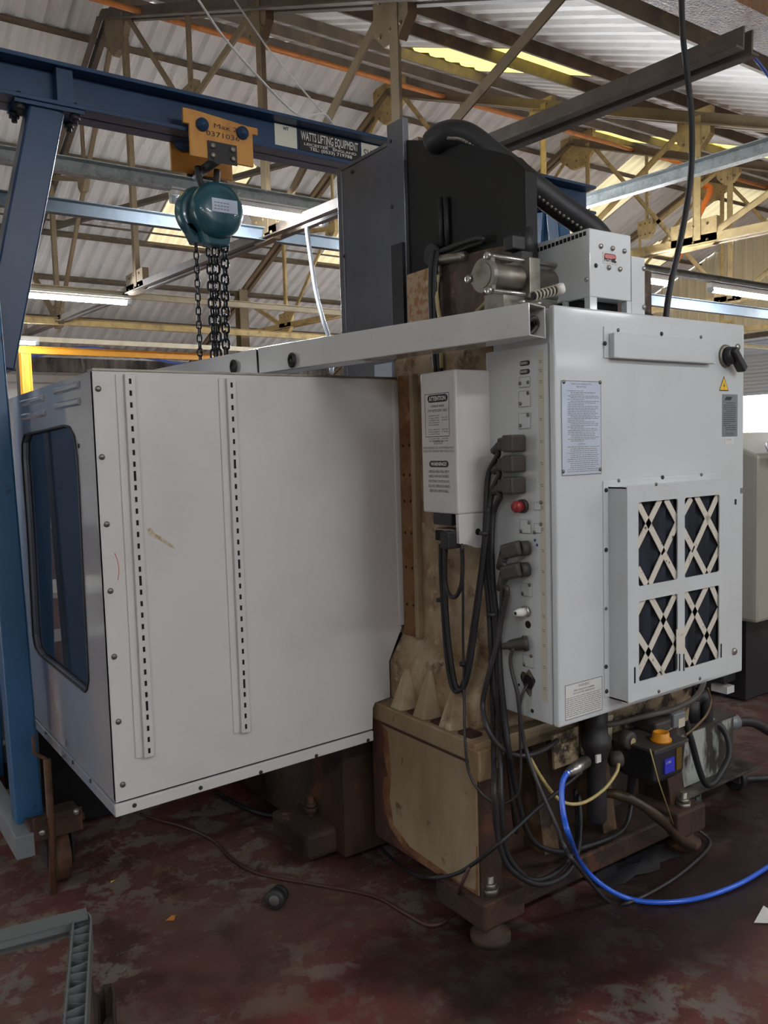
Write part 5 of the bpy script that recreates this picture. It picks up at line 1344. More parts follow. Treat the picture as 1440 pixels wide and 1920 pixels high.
for (px, py, lab, mids, tail) in (
    (979, 831, 'thick black cable from the topmost of three hooded plugs, drooping in the widest loop', ((934, 852), (916, 890), (911, 960), (909, 1060), (916, 1130), (921, 1230), (924, 1330), (926, 1420)),
     ((926, 1480, 1.70), (932, 1560, 1.70), (950, 1620, 1.69), (985, 1650, 1.68), (1020, 1658, 1.68), (1060, 1640, 1.70), (1082, 1600, 1.74), (1088, 1540, 1.80), (1085, 1490, 1.84))),
    (979, 869, 'thick black cable from the middle hooded plug, drooping just inside the widest loop', ((936, 891), (922, 925), (916, 985), (917, 1080), (927, 1160), (932, 1250), (935, 1340), (938, 1420)),
     ((940, 1500, 1.72), (948, 1590, 1.72), (975, 1635, 1.71), (1010, 1650, 1.70), (1050, 1630, 1.72), (1078, 1590, 1.76), (1083, 1530, 1.82), (1078, 1480, 1.86))),
    (979, 909, 'thick black cable from the lowest hooded plug, in the upper loop before the pale rib', ((938, 931), (926, 960), (922, 1020), (925, 1100), (934, 1180), (938, 1260), (946, 1340), (955, 1410)),
     ((965, 1470, 1.76), (985, 1550, 1.77), (1010, 1585, 1.77), (1050, 1597, 1.77), (1090, 1590, 1.79), (1150, 1568, 1.79), (1175, 1545, 1.82), (1185, 1500, 1.86)))):
    a = kp(px, py, 1.68)
    pts = [Vector((XK, a.y+.07, a.z-.015))]+[kp(x, y, XK-.012*(i > 1)-.01*(i > 4)) for i, (x, y) in enumerate(mids)]+[yp(*q) for q in tail]
    cable(lab, pts, .0082, 'plugged_cable', 'black', None, hood_plug(px, py))
def elbow_plug(px, py):
    def f(t):
        a = kp(px, py, 1.68)
        b = MB(); b.cyl((1.679, a.y-.005, a.z), (1.655, a.y+.003, a.z), .021, 14); b.build('plug_collar', M['plug'], t)
        b = MB(); b.bar((1.655, a.y-.004, a.z+.004), (1.628, a.y+.046, a.z-.012), .042, .042); b.build('plug_body', M['plug'], t, bev=.008)
        b = MB(); b.cyl((1.632, a.y+.040, a.z-.012), (1.630, a.y+.062, a.z-.062), .016, 12, .011); b.build('plug_boot', M['plug'], t)
    return f
for (px, py, lab, mids) in (
    (988, 1027, 'dark cable from the upper angled plug, dipping across to the mounting plate', [kp(946, 1060, 1.628), kp(943, 1100, 1.628), kp(940, 1150, 1.63), kp(934, 1200, 1.62), kp(915, 1270, 1.60), kp(905, 1320, 1.60), yp(912, 1360, 1.76), yp(930, 1392, 1.74), yp(960, 1413, 1.72), yp(990, 1416, 1.70), yp(1020, 1405, 1.70), yp(1045, 1388, 1.71)]),
    (988, 1067, 'dark cable from the lower angled plug, running down behind the others', [kp(951, 1106, 1.628), kp(945, 1140, 1.63), kp(936, 1180, 1.625), kp(926, 1240, 1.62), kp(930, 1310, 1.62), kp(944, 1370, 1.66), yp(955, 1440, 1.80), yp(962, 1510, 1.82), yp(968, 1560, 1.90)])):
    a = kp(px, py, 1.68)
    cable(lab, [Vector((1.63, a.y+.058, a.z-.045))]+mids, .008, 'plugged_cable', 'cable', None, elbow_plug(px, py))
def round_plug(px, py):
    def f(t):
        a = kp(px, py, 1.68)
        b = MB(); b.lathe((1.679, a.y-.004, a.z), (-1, .75, -.15), ((0, .021), (.012, .023), (.014, .019), (.05, .016), (.06, .010), (.075, .009)), 14); b.build('plug_body', M['plug'], t)
    return f
pts = [kp(962, 1216, 1.63), kp(957, 1235, 1.628), kp(960, 1260, 1.628), kp(970, 1300, 1.628), kp(976, 1350, 1.63), kp(985, 1400, 1.64), kp(1005, 1460, 1.64), kp(1040, 1540, 1.64), kp(1060, 1590, 1.64), kp(1080, 1620, 1.64), P(1140, 1690, 'Z', .012), P(1180, 1692, 'Z', .012), P(1260, 1650, 'Z', .012), P(1320, 1600, 'Z', .012), P(1330, 1575, 'Z', .012), P(1300, 1550, 'Z', .05)]
cable('dark cable from the round plug low on the cabinet side, ending on the floor', pts, .0058, 'plugged_cable', 'cable', None, round_plug(988, 1205))
pts = [kp(993, 1279, 1.69), kp(984, 1292, 1.665), kp(977, 1310, 1.655), kp(974, 1340, 1.655), kp(976, 1400, 1.655), kp(976, 1450, 1.655), kp(972, 1485, 1.65), kp(960, 1500, 1.64), kp(935, 1508, 1.62), kp(905, 1490, 1.575), kp(880, 1450, 1.56), kp(872, 1390, 1.56), kp(870, 1300, 1.585), kp(868, 1200, 1.60), kp(868, 1100, 1.58), kp(866, 1020, 1.555)]
cable('thin grey wire looping from the sooty cabinet hole up to the white box', pts, .0042, 'thin_wire', 'cable')
# loops of hose under the counterbalance box
for i, (lab, px) in enumerate((('left strand of black hose looping below the white box', ((826, 1020), (827, 1080), (831, 1150), (836, 1220), (845, 1280), (858, 1297), (872, 1270), (880, 1220), (893, 1130), (905, 1040), (912, 960))),
                             ('right strand of black hose looping below the white box', ((834, 1020), (835, 1090), (838, 1160), (845, 1230), (855, 1285), (868, 1292), (880, 1255), (890, 1190), (900, 1110), (910, 1020), (916, 950))))):
    cable(lab, [kp(x, y, 1.60-.012*i+.03*max(0, j-6)/4) for j, (x, y) in enumerate(px)], .0070, 'looped_hose', 'black')
cable('short black hose curling under the white box connector', [kp(836, 1030, 1.575), kp(834, 1085, 1.575), kp(842, 1115, 1.575), kp(855, 1118, 1.575), kp(865, 1095, 1.575), kp(867, 1060, 1.575), kp(866, 1025, 1.555)], .0065, 'looped_hose', 'black')
tie_b = MB()
for (x, y) in ((826, 1125), (907, 1000), (869, 1245), (922, 1152)): 
    p = kp(x, y, 1.60); tie_b.lathe((p.x, p.y, p.z-.005), (0, 0, 1), ((0, .0135), (.010, .0135)), 10)
tie_b.build('cable_ties', M['black'], mc, kind='stuff')

# cables and hoses about the base
b_ = [yp(975, 1380, 1.74), yp(1010, 1450, 1.72), yp(1050, 1500, 1.70), yp(1090, 1506, 1.68), yp(1130, 1482, 1.66), yp(1155, 1450, 1.66), yp(1160, 1432, 1.67)]
M['hose_yellow'] = mat('yellowed_hose', rgb(186, 170, 112), .35)
cable('translucent yellow hose looping below the filter regulator', b_, .0055, 'yellow_hose', 'hose_yellow')
cable('black cable running straight from the regulator down across the base corner to the floor', [yp(1090, 1447, 1.66), yp(1050, 1480, 1.66), yp(990, 1532, 1.70), kp(940, 1578, 1.56), kp(890, 1618, 1.545), kp(850, 1640, 1.53), kp(800, 1645, 1.50), P(760, 1630, 'Z', .012), P(715, 1590, 'Z', .012), P(690, 1550, 'Z', .012), P(672, 1510, 'Z', .012), P(650, 1495, 'Z', .02), P(620, 1500, 'Z', .012)], .0062, 'floor_cable', 'black')
cable('dark cable coiled on the floor beneath the white enclosure', [P(405, 1485, 'Z', .012), P(440, 1505, 'Z', .012), P(480, 1522, 'Z', .012), P(520, 1530, 'Z', .012), P(560, 1525, 'Z', .012), P(600, 1500, 'Z', .012), P(625, 1492, 'Z', .012)], .010, 'floor_cable', 'black')
M['browncable'] = mat('brown_cable', rgb(70, 44, 40), .5)
cable('thin brown cable snaking across the open red floor', [P(262, 1526, 'Z', .008), P(300, 1538, 'Z', .008), P(350, 1552, 'Z', .008), P(400, 1575, 'Z', .008), P(432, 1608, 'Z', .008), P(470, 1632, 'Z', .008), P(520, 1646, 'Z', .008), P(600, 1660, 'Z', .008), P(700, 1680, 'Z', .008), P(760, 1712, 'Z', .008), P(805, 1735, 'Z', .008), P(840, 1722, 'Z', .008), P(858, 1690, 'Z', .008), kp(862, 1668, 1.53), kp(880, 1625, 1.54)], .006, 'floor_cable', 'browncable')
# blue air hose with its steel coupling
M['airblue'] = mat('bright_blue_hose', rgb(40, 96, 214), .25, coat=.3)
pts = [yp(1066, 1447, 1.58), yp(1056, 1462, 1.57), yp(1053, 1490, 1.56), yp(1057, 1530, 1.54), yp(1068, 1570, 1.52), P(1090, 1620, 'Z', .16), P(1130, 1660, 'Z', .06), P(1180, 1685, 'Z', .016), P(1240, 1692, 'Z', .012), P(1310, 1684, 'Z', .012), P(1380, 1660, 'Z', .012), P(1440, 1625, 'Z', .012), P(1500, 1580, 'Z', .012), P(1640, 1480, 'Z', .012), P(1900, 1330, 'Z', .012)]
t = thing('air_hose', 'bright blue air hose coupled at the base and curving over the floor', 'hose', pts[0])
b = MB(); b.tube(pts, .0082, 10, 10); b.build('hose', M['airblue'], t)
u, v_ = yp(1064, 1450, 1.58), yp(1098, 1428, 1.64)
b = MB(); b.lathe(u, v_-u, ((-.01, .009), (.012, .010), (.02, .014), (.05, .015), (.052, .018), ((v_-u).length, .018)), 16); b.build('steel_coupling', M['steel'], t, 'steel quick coupling')
# big ribbed hose to the floor
M['ribhose'] = mat('oily_brown_hose', rgb(60, 46, 34), .4, layers=((rgb(96, 80, 44), 6, .55, .75),))
pts = [yp(1130, 1487, 1.80), yp(1160, 1490, 1.76), yp(1200, 1508, 1.72), yp(1240, 1538, 1.70), P(1270, 1570, 'Z', .10), P(1298, 1588, 'Z', .03)]
sm_ = smooth_path(pts, 14)
b = MB(); b.tube(sm_, lambda q: .0165+.0018*math.sin(q*420), 10, smooth=False)
tag(b.build('corrugated_hose', M['ribhose'], loc=pts[0]), 'thick ribbed brown hose drooping from the base to the floor', 'hose')
b = MB(); b.tube([yp(1219, 1405, 1.55), yp(1235, 1465, 1.58), yp(1262, 1545, 1.62)], .0022, 5, smooth=False)
tag(b.build('lube_line', M['hose_yellow'], loc=yp(1219, 1405, 1.55)), 'thin yellow oil line hanging straight from the oil tank', 'hose')

# ------------------------------------------------------------------ coolant tank on its castored plate
M['tankmetal'] = mat('flaking_white_tank', rgb(168, 172, 166), .5, layers=((rgb(60, 56, 50), 7, .50, .58, (1, 1, .35)), (rgb(196, 200, 196), 5, .6, .72), (rgb(96, 84, 62), 3, .62, .75)))
M['grimetop'] = mat('oily_grimy_steel', rgb(66, 60, 54), .4, layers=((rgb(104, 98, 88), 8, .55, .7), (rgb(36, 32, 30), 12, .5, .65)))
ct = thing('coolant_tank', 'grimy flaking coolant tank on a castored steel plate beside the base', 'tank', (2.9, 2.1, 0))
x0_, x1_ = 2.66, 3.10
b = MB(); b.box(2.58, 3.20, 1.875, 2.75, .115, .125); b.build('castor_plate', M['grimetop'], ct, bev=.002)
b = MB(); b.box(x0_, x1_, 1.935, 2.7, .125, .345); b.build('tank_box', M['tankmetal'], ct, bev=.004)
b = MB(); b.box(x0_-.006, x1_+.006, 1.928, 2.706, .345, .352); b.build('tank_top', M['grimetop'], ct)
b = MB(); b.box(2.60, 2.64, 1.88, 1.95, .125, .20); b.build('end_lug', M['tankmetal'], ct)
for x, y in ((2.82, 1.95), (3.17, 1.97), (2.7, 2.65), (3.15, 2.65)):
    b = MB(); b.cyl((x-.016, y, .05), (x+.016, y, .05), .05, 18); w_ = b.build('castor_wheel', M['black'], ct, bev=.003)
    b = MB(); b.box(x-.026, x-.018, y-.035, y+.035, .04, .115); b.box(x+.018, x+.026, y-.035, y+.035, .04, .115); b.build('castor_fork', M['dullsteel'], ct)
# pump elbow and hoses of the coolant tank
p0 = P(1300, 1372, 'Y', 2.0)
b = MB(); b.cyl((p0.x-.02, 2.0, .352), (p0.x-.02, 2.0, .44), .038, 14); b.tube([(p0.x-.02, 2.0, .42), (p0.x+.03, 1.97, .45), P(1325, 1357, 'Y', 1.96)], .026, 10); b.build('pump_elbow', M['black'], ct)
b = MB(); b.lathe((p0.x-.01, 2.0, .44), (0, 0, 1), ((0, .014), (.05, .014), (.052, .02), (.075, .02)), 12); b.build('valve_handle', M['black'], ct)
u = P(1325, 1357, 'Y', 1.96); b = MB(); b.lathe(u, (1, -.1, .05), ((0, .016), (.02, .016), (.022, .02), (.035, .02)), 12); b.build('hose_clamp', M['steel'], ct)
pts = [P(1333, 1355, 'Y', 1.96), P(1352, 1362, 'Y', 1.93), P(1366, 1390, 'Y', 1.90), P(1366, 1420, 'Y', 1.88), P(1350, 1452, 'Y', 1.86), P(1335, 1470, 'Y', 1.86), P(1322, 1468, 'Y', 1.86), P(1310, 1440, 'Y', 1.86), P(1298, 1395, 'Y', 1.86), P(1285, 1350, 'Y', 1.87), P(1270, 1290, 'Y', 1.88), P(1268, 1260, 'Y', 1.88)]
b = MB(); b.tube(pts, .0125, 10)
tag(b.build('coolant_hose', M['black'], loc=pts[0]), 'thick black hose looping in front of the coolant tank', 'hose')
pts = [P(1105, 1362, 'Y', 1.74), P(1150, 1357, 'Y', 1.70), P(1210, 1342, 'Y', 1.68), P(1260, 1330, 'Y', 1.68), P(1298, 1312, 'Y', 1.70), P(1315, 1292, 'Y', 1.74), P(1322, 1270, 'Y', 1.78)]
b = MB(); b.tube(pts, .0095, 10)
M['greyhose'] = mat('dusty_grey_hose', rgb(84, 80, 76), .5)
tag(b.build('grey_hose', M['greyhose'], loc=pts[0]), 'dusty grey hose running under the cabinet bottom', 'hose')
pts = [P(1327, 1290, 'Y', 1.80), P(1333, 1315, 'Y', 1.80), P(1325, 1340, 'Y', 1.78), P(1305, 1362, 'Y', 1.74), P(1286, 1378, 'Y', 1.70)]
b = MB(); b.tube(pts, .004, 6)
M['bronze'] = mat('bronze_line', rgb(112, 88, 56), .4)
tag(b.build('oil_line', M['bronze'], loc=pts[0]), 'thin bronze oil line dropping to the oil tank corner', 'hose')
b = MB(); b.cyl((3.11, 2.05, .27), (3.19, 2.03, .268), .028, 14); b.cyl((3.19, 2.03, .268), (3.25, 2.015, .266), .031, 14)
t = thing('drain_hose', 'dark drain hose with a grey plastic union leaving the coolant tank', 'hose', (3.11, 2.05, .27)); b.build('grey_union', M['nameplate'], t, 'grey plastic union')
b = MB(); b.tube([(3.25, 2.015, .266), (3.36, 2.0, .24), (3.5, 1.98, .16), (3.75, 1.98, .05), (4.1, 2.0, .03)], .021, 10); b.build('hose', M['black'], t)
b = MB(); b.tube([P(1378, 1462, 'Z', .03), P(1410, 1460, 'Z', .02), P(1445, 1458, 'Z', .02), P(1500, 1450, 'Z', .02)], .016, 8)
tag(b.build('floor_hose', M['black'], loc=P(1400, 1460, 'Z', .0)), 'black hose lying on the floor behind the castored plate', 'hose')

# ------------------------------------------------------------------ small things on the floor
q = P(520, 1684, 'Z', .03)
t = thing('rubber_foot', 'small black rubber foot lying on the red floor', 'foot', (q.x, q.y, 0))
ax_ = Vector((-.6, -.55, .12)).normalized(); c_ = Vector((q.x, q.y, .034))
b = MB(); b.lathe(c_-ax_*.03, ax_, ((0, .026), (.004, .031), (.022, .031), (.026, .024), (.03, .024), (.034, .033), (.055, .033), (.06, .028)), 20); b.build('foot_body', M['black'], t)
b = MB(); b.lathe(c_+ax_*.0301, ax_, ((0, .018), (.002, .017)), 16); b.build('foot_insert', M['greyhose'], t)
M['leaf'] = mat('orange_scrap', rgb(176, 112, 44), .7)
q = P(322, 1722, 'Z', .004)
b = MB(); b.add([(q.x-.02, q.y+.004, .002), (q.x+.002, q.y-.015, .004), (q.x+.012, q.y-.002, .010), (q.x+.026, q.y+.010, .003), (q.x+.004, q.y+.008, .010)], [(0, 1, 4), (1, 2, 4), (2, 3, 4)])
tag(b.build('paper_scrap', M['leaf'], loc=(q.x, q.y, 0)), 'crumpled orange scrap on the red floor', 'scrap')
q = P(213, 1653, 'Z', .002)
M['yscrap'] = mat('yellow_scrap', rgb(214, 190, 60), .6)
b = MB(); b.add([(q.x-.010, q.y, .001), (q.x+.012, q.y+.004, .006), (q.x+.013, q.y+.009, .002), (q.x-.008, q.y+.006, .004)], [(0, 1, 2, 3)])
tag(b.build('paper_scrap', M['yscrap'], loc=(q.x, q.y, 0)), 'tiny yellow scrap on the floor near the gantry castor', 'scrap')
# black rag under the base
rnd = random.Random(5); b = MB(); nx, ny = 9, 6; vs = []
for j in range(ny):
    for i in range(nx):
        vs.append((2.1+.05*i+rnd.uniform(-.02, .02), 1.76+.028*j+rnd.uniform(-.015, .015), .006+rnd.uniform(0, .035)*(0 < i < nx-1 and 0 < j < ny-1)))
b.add(vs, [(j*nx+i, j*nx+i+1, (j+1)*nx+i+1, (j+1)*nx+i) for j in range(ny-1) for i in range(nx-1)], True)
tag(b.build('oily_rag', M['black'], loc=(2.3, 1.8, 0)), 'black oily rag on the floor against the machine base', 'rag')
# white flake at right edge
q = P(1432, 1722, 'Z', .02)
b = MB(); b.add([(q.x-.02, q.y+.02, .004), (q.x+.05, q.y+.03, .03), (q.x+.06, q.y-.03, .012), (q.x+.01, q.y-.015, .008)], [(0, 1, 2, 3), (3, 2, 1, 0)])
tag(b.build('plastic_offcut', M['paper'], loc=(q.x, q.y, 0)), 'white plastic offcut on the floor at the right edge', 'scrap')

# grey plastic ribbed frame in the left foreground
M['gplastic'] = mat('grey_moulded_plastic', rgb(98, 104, 103), .45, layers=((rgb(104, 110, 108), 4, .5, .75), (rgb(150, 154, 150), 22, .72, .8)))
ZP = .5
gp = thing('plastic_crate', 'grey moulded plastic crate with a ribbed rim in the left foreground', 'crate', (.2, 1.6, 0))
c1_ = P(172, 1700, 'Z', ZP); r1 = P(160, 1925, 'Z', ZP); l1_ = P(-60, 1758, 'Z', ZP)
dr = (r1-c1_).normalized(); dl = (l1_-c1_).normalized()
inn = .042
nr = Vector((dr.y, -dr.x, 0)); 
if nr.dot(dl) < 0: nr = -nr
nl = Vector((dl.y, -dl.x, 0))
if nl.dot(dr) < 0: nl = -nl
rad = .028
# outer wall with a rounded corner, inner wall, closed top on the far bar, ribs on the right bar
def rounded(o, a, c, la, lc, r, n=6):
    pts = [o+a*la]
    p0_, p1_ = o+a*r, o+c*r
    for k in range(n+1):
        t = k/n; pts.append((p0_*(1-t)+o*t)*(1-t)+(o*(1-t)+p1_*t)*t)
    pts.append(o+c*lc); return pts
def wall(pts, h0, h1, t, name):
    b = MB()
    for p_, q_ in zip(pts, pts[1:]):
        b.bar((p_.x, p_.y, (h0+h1)/2), (q_.x, q_.y, (h0+h1)/2), t, h1-h0)
    return b.build(name, M['gplastic'], gp)
ow = rounded(c1_, dl, dr, .9, .62, .055)
wall(ow, ZP-.055, ZP, .004, 'outer_wall')
ci = c1_+nr*inn+nl*inn
iw = rounded(ci, dl, dr, .86, .58, .012)
wall(iw[:1]+iw[1:8], ZP-.022, ZP, .004, 'inner_wall'); wall(iw[7:], ZP-.055, ZP, .004, 'inner_wall')
b = MB(); tp = [c1_+dl*.012, c1_+dl*.9, c1_+dl*.9+nl*inn, c1_+nl*inn+dl*.012]
b.add([(p.x, p.y, ZP+.001) for p in tp]+[(p.x, p.y, ZP-.004) for p in tp], [(0, 1, 2, 3), (7, 6, 5, 4), (0, 4, 5, 1), (1, 5, 6, 2), (2, 6, 7, 3), (3, 7, 4, 0)]); b.build('top_flange', M['gplastic'], gp)
k = 0; s_ = .03
while s_ < .55:
    p0_, p1_ = c1_+dr*s_, c1_+nr*inn+dr*(s_+(.014 if k % 2 else -.0))
    b = MB(); b.bar((p0_.x, p0_.y, ZP-.035), (p1_.x, p1_.y, ZP-.035), .0035, .06); b.build('rib', M['gplastic'], gp)
    q0_ = c1_+dr*(s_+.018); b = MB(); b.bar((p1_.x, p1_.y, ZP-.04), (q0_.x, q0_.y, ZP-.04), .003, .05); b.build('rib', M['gplastic'], gp)
    s_ += .034; k += 1
b = MB(); e_ = c1_+dr*.0
for p_, q_ in zip(iw, iw[1:]): b.bar((p_.x, p_.y, ZP-.28), (q_.x, q_.y, ZP-.28), .006, .42) if False else None
lg = c1_+dl*.88+nl*.02; lh = c1_+dr*.60+nr*.02; lk = c1_+dl*.88+dr*.60
for p_ in (c1_+nr*.02+nl*.02+dr*.56+dl*.0, lg, lk):
    b = MB(); b.box(p_.x-.02, p_.x+.02, p_.y-.02, p_.y+.02, 0, ZP-.06); b.build('leg', M['gplastic'], gp, bev=.004)
# dark bent bracket on the floor
M['darkmetal'] = mat('dark_bent_metal', rgb(52, 44, 40), .5, layers=((rgb(76, 62, 52), 8, .5, .7),))
pts2 = [P(x, y, 'Z', .03) for x, y in ((172, 1872), (178, 1900), (186, 1908), (196, 1888), (212, 1884), (216, 1900), (216, 1940))]
b = MB()
for p_, q_ in zip(pts2, pts2[1:]): b.bar((p_.x, p_.y, .045), (q_.x, q_.y, .045), .006, .09)
tag(b.build('bent_bracket', M['darkmetal'], loc=pts2[0]), 'dark bent metal bracket on the floor beside the grey crate', 'bracket')

# ------------------------------------------------------------------ hanging cable, orange hose, gutter
pts = [P(1277, -60, 'Y', 1.9), P(1280, 60, 'Y', 1.88), P(1290, 150, 'Y', 1.86), P(1297, 230, 'Y', 1.84), P(1295, 330, 'Y', 1.82), P(1278, 440, 'Y', 1.8), P(1258, 530, 'Y', 1.79), P(1249, 592, 'Y', 1.78), Vector((P(1246, 610, 'Y', 1.78).x, 1.78, ZK1-.03))]
b = MB(); b.tube(pts, .0105, 10)
tag(b.build('hanging_cable', M['black'], loc=pts[-1]), 'thick black mains cable hanging from the roof into the cabinet top', 'cable')
M['orangehose'] = mat('orange_flexible_conduit', rgb(196, 104, 52), .5)
pts = [P(1310, 345, 'Y', 8.4), P(1330, 352, 'Y', 8.3), P(1328, 368, 'Y', 8.2), P(1312, 400, 'Y', 8.0), P(1290, 450, 'Y', 7.8), P(1268, 490, 'Y', 7.6), P(1250, 520, 'Y', 7.4)]
b = MB(); b.tube(pts, lambda q: .055-.02*abs(q-.15), 8)
tag(b.build('orange_conduit', M['orangehose'], loc=pts[0]), 'orange flexible conduit hanging beside the black mains cable', 'conduit')
b = MB(); b.tube([P(1395, 85, 'Z', 3.3), P(1420, 115, 'Z', 3.25), P(1445, 148, 'Z', 3.2)], .008, 6)
tag(b.build('blue_line', M['blue_pipe'], loc=P(1420, 115, 'Z', 3.25)), 'blue air line dropping past the rusty gutter at top right', 'pipe')
M['gutter'] = mat('rust_crusted_gutter', rgb(140, 98, 56), .4, layers=((rgb(116, 62, 22), 3, .5, .62), (rgb(206, 190, 160), 60, .68, .72), (rgb(88, 64, 40), 10, .5, .7)), bump=(90, .9))
a_ = P(1240, 0, 'Z', 3.42); c_ = P(1440, 205, 'Z', 3.42); d_ = P(1440, 60, 'Z', 3.42)
b = MB(); b.box(-1.0, XR-.2, 2.07, 2.28, 3.3, 3.42)
tag(b.build('valley_gutter', M['gutter'], loc=(3, 2.3, 3.5)), 'rust crusted valley gutter crossing the top right corner', 'gutter')
for x in (1250, 1330, 1385):
    pass

# ------------------------------------------------------------------ second machine at the right edge
m2 = thing('machining_centre', 'second cream machine at the right edge with a black grab handle', 'machine', (4.1, 2.44, 0))
q = P(1418, 1170, 'Z', .5); X2, Y2 = q.x, q.y
zt_ = 1.40
b = MB(); b.prism([(Y2, .5), (Y2+1.4, .5), (Y2+1.4, zt_+.12), (Y2+.3, zt_+.12), (Y2, zt_)], [], (X2, 0, 0), (0, 1, 0), (0, 0, 1), (1, 0, 0), 1.7)
M['cream2'] = mat('dull_cream_machine_paint', rgb(164, 160, 148), .4, layers=((rgb(146, 142, 130), 2, .5, .75),))
e2 = b.build('enclosure', M['cream2'], m2, bev=.02)
b = MB(); b.box(X2+.15, X2+1.5, Y2+.15, Y2+1.3, .02, .5); b.build('machine_base', M['black'], m2)
q = P(1398, 1183, 'X', X2+.1); b = MB(); b.lathe((X2+.15, Y2+.3, .40), (-1, -.4, 0), ((0, .035), (.03, .035), (.035, .028)), 18); b.build('pressure_gauge', M['alu'], m2)
b = MB(); b.box(X2+.02, X2+.14, Y2+.2, Y2+.34, .12, .34); b.build('filter_bowl', M['black'], m2, bev=.01)
b = MB(); b.box(X2+.05, X2+.12, Y2+.2, Y2+.3, .06, .10); b.build('drip_tray', M['paper'], m2)
h = P(1440, 838, 'Y', Y2+.02)
b = MB(); b.tube([(h.x+.2, Y2+.10, zt_+.055), (h.x+.02, Y2+.03, zt_+.05), (h.x-.06, Y2-.03, zt_+.02), (h.x-.06, Y2-.06, zt_-.01), (h.x+.0, Y2-.07, zt_-.02), (h.x+.2, Y2-.06, zt_-.01)], .016, 10); b.build('grab_handle', M['black'], m2)
# car in the yard beyond the roller door
M['carpaint'] = mat('cream_car_paint', rgb(206, 206, 190), .25, coat=1.0)
M['carglass'] = mat('dark_car_glass', rgb(40, 56, 48), .05, spec=.9)
cx_ = 22.4; cy_ = P(1425, 830, 'X', cx_).y
car_ = thing('car', 'pale parked car outside the raised roller shutter', 'car', (cx_, cy_, 0))
prof = [(-2.1, .35), (-2.15, .75), (-1.9, .98), (-.9, 1.05), (-.35, 1.62), (1.1, 1.66), (1.75, 1.1), (2.15, 1.0), (2.2, .4)]
b = MB(); b.prism(prof, [], (cx_-.85, cy_+.2, 0), (0, 1, 0), (0, 0, 1), (1, 0, 0), 1.7); b.build('car_body', M['carpaint'], car_, bev=.05)
b = MB(); b.prism([(-.78, 1.06), (-.32, 1.54), (1.0, 1.56), (1.5, 1.1)], [], (cx_-.857, cy_+.2, 0), (0, 1, 0), (0, 0, 1), (1, 0, 0), .006); b.build('side_window', M['carglass'], car_)
b = MB(); b.prism([(0, 0), (1.4, 0), (1.3, .62), (.1, .62)], [], (cx_-.7, cy_-.74, 1.08), (1, 0, 0), Vector((0, .66, .75)).normalized(), Vector((0, .75, -.66)).normalized(), -.008); b.build('windscreen', M['carglass'], car_)
b = MB(); b.lathe((cx_-.98, cy_-.25, 1.12), (.3, -1, 0), ((-.08, .05), (0, .1), (.05, .08)), 14); b.build('wing_mirror', M['black'], car_)
for dy in (-1.15, 1.55):
    for dx in (-.8, .8):
        b = MB(); b.cyl((cx_+dx-.1, cy_+dy, .32), (cx_+dx+.1, cy_+dy, .32), .33, 20); b.build('wheel', M['black'], car_)

# ------------------------------------------------------------------ left background: bench, red post, racking off frame
M['bench'] = mat('white_bench_paint', rgb(214, 212, 206), .5)
M['box_orange'] = mat('brown_cardboard', rgb(172, 104, 60), .8, layers=((rgb(150, 88, 50), 3, .5, .7),))
wb = thing('workbench', 'white framed workbench behind the blue gantry leg', 'bench', (1.1, 6.6, 0))
q = P(0, 1206, 'Y', 6.6)
zq = P(20, 1200, 'Y', 6.4).z
b = MB(); b.box(-.6, 1.6, 6.3, 7.0, zq+.28, zq+.32); b.build('bench_top', M['bench'], wb)
b = MB(); b.box(-.6, 1.6, 6.3, 6.36, max(.1, zq-.04), zq+.04); b.build('bench_rail', M['bench'], wb)
for x in (-.55, 1.55):
    for y in (6.33, 6.95):
        b = MB(); b.box(x-.03, x+.03, y-.03, y+.03, 0, zq+.28); b.build('leg', M['bench'], wb)
q = P(5, 1120, 'Y', 6.4)
b = MB(); b.lathe((q.x-.05, 6.42, zq+.32+.13), (0, -1, 0), ((0, .13), (.12, .13), (.121, .06), (.14, .06)), 20); b.sm = [False]*len(b.sm)
tag(b.build('cable_reel', M['black'], loc=(q.x, 6.4, zq)), 'black round drum on the white bench at the left edge', 'reel')
M['redpost'] = mat('dark_red_paint', rgb(112, 30, 34), .4)
q0, q1 = P(31, 1285, 'Z', .55), P(38, 1428, 'Z', 0.0)
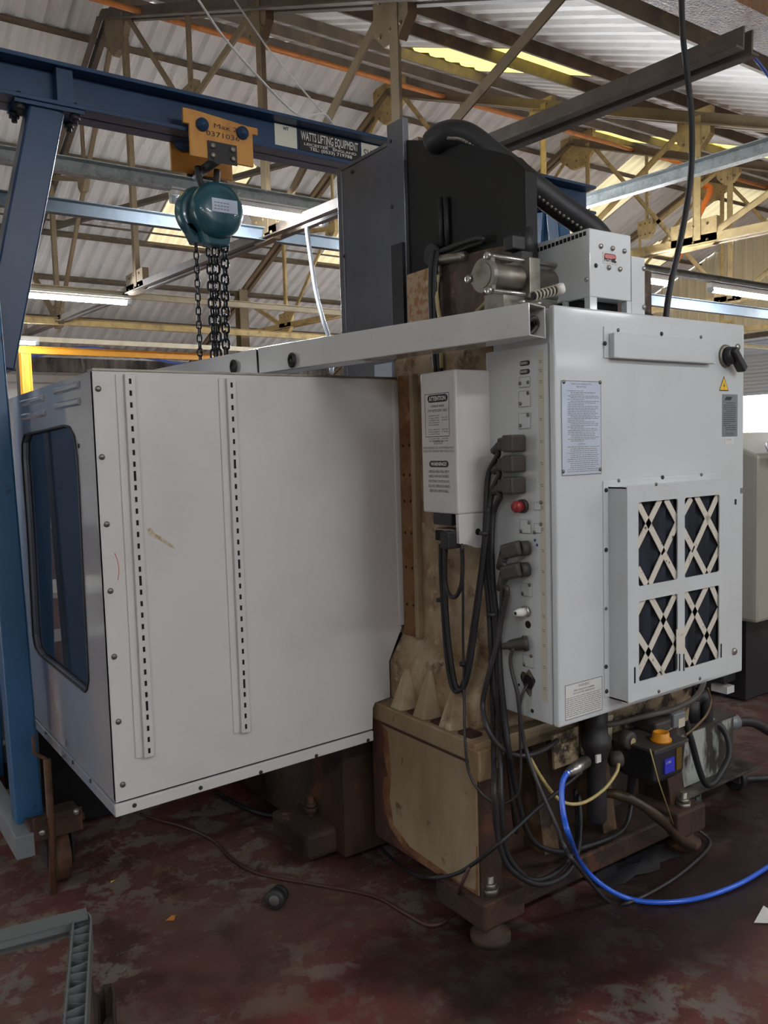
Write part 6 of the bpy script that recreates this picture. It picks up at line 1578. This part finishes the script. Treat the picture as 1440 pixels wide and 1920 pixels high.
rp_ = thing('red_stand', 'dark red steel post with a black hook behind the gantry leg', 'stand', (q1.x, q1.y, 0))
zt_ = P(30, 1288, 'Y', q1.y).z
b = MB(); b.bar((q1.x, q1.y, 0.02), (q1.x, q1.y, zt_), .06, .06, up=(1, 0, 0)); b.build('post', M['redpost'], rp_, bev=.004)
b = MB(); b.box(q1.x-.2, q1.x+.12, q1.y-.1, q1.y+.1, 0, .02); b.build('base_plate', M['redpost'], rp_)
b = MB(); b.tube([(q1.x, q1.y, zt_), (q1.x-.06, q1.y, zt_+.02), (q1.x-.09, q1.y, zt_+.1), (q1.x-.05, q1.y, zt_+.17)], .014, 8); b.build('hook', M['black'], rp_)
for i, py in enumerate((1322, 1338)):
    a_ = P(28, py, 'Y', q1.y-.05)
    b = MB(); b.tube([a_, a_+Vector((-.09, -.02, .0)), a_+Vector((-.2, -.04, -.06)), a_+Vector((-.34, -.04, -.22))], .007, 6)
    tag(b.build('lead', M['black'], loc=a_), ('upper' if i == 0 else 'lower')+' of two dark leads hooked on the red post', 'cable')
rk = thing('storage_rack', 'cream steel racking holding brown boxes, reflected in the machine window', 'rack', (-3.4, 7.5, 0))
for z in (.35, .95, 1.5, 2.05):
    b = MB(); b.box(-3.9, -2.9, 6.0, 11.0, z-.05, z); b.build('shelf', M['creamstrip'], rk)
for y in (6.0, 7.66, 9.33, 11.0):
    for x in (-3.88, -2.92):
        b = MB(); b.box(x-.03, x+.03, y-.03, y+.03, 0, 2.4); b.build('upright', M['bench'], rk)
for y, z, hh, m, lab in ((6.3, .95, .4, 'box_orange', 'brown box on the middle rack shelf, reflected in the machine window'), (7.9, .95, .4, 'bench', 'white box on the middle rack shelf, reflected in the machine window'), (7.0, 1.5, .38, 'box_orange', 'brown box on the upper rack shelf, reflected in the machine window'), (8.6, .35, .42, 'box_orange', 'brown box on the lowest rack shelf, reflected in the machine window')):
    b = MB(); b.box(-3.75, -3.05, y, y+.7, z+.001, z+hh); tag(b.build('cardboard_box', M[m], loc=(-3.4, y, z)), lab, 'box')
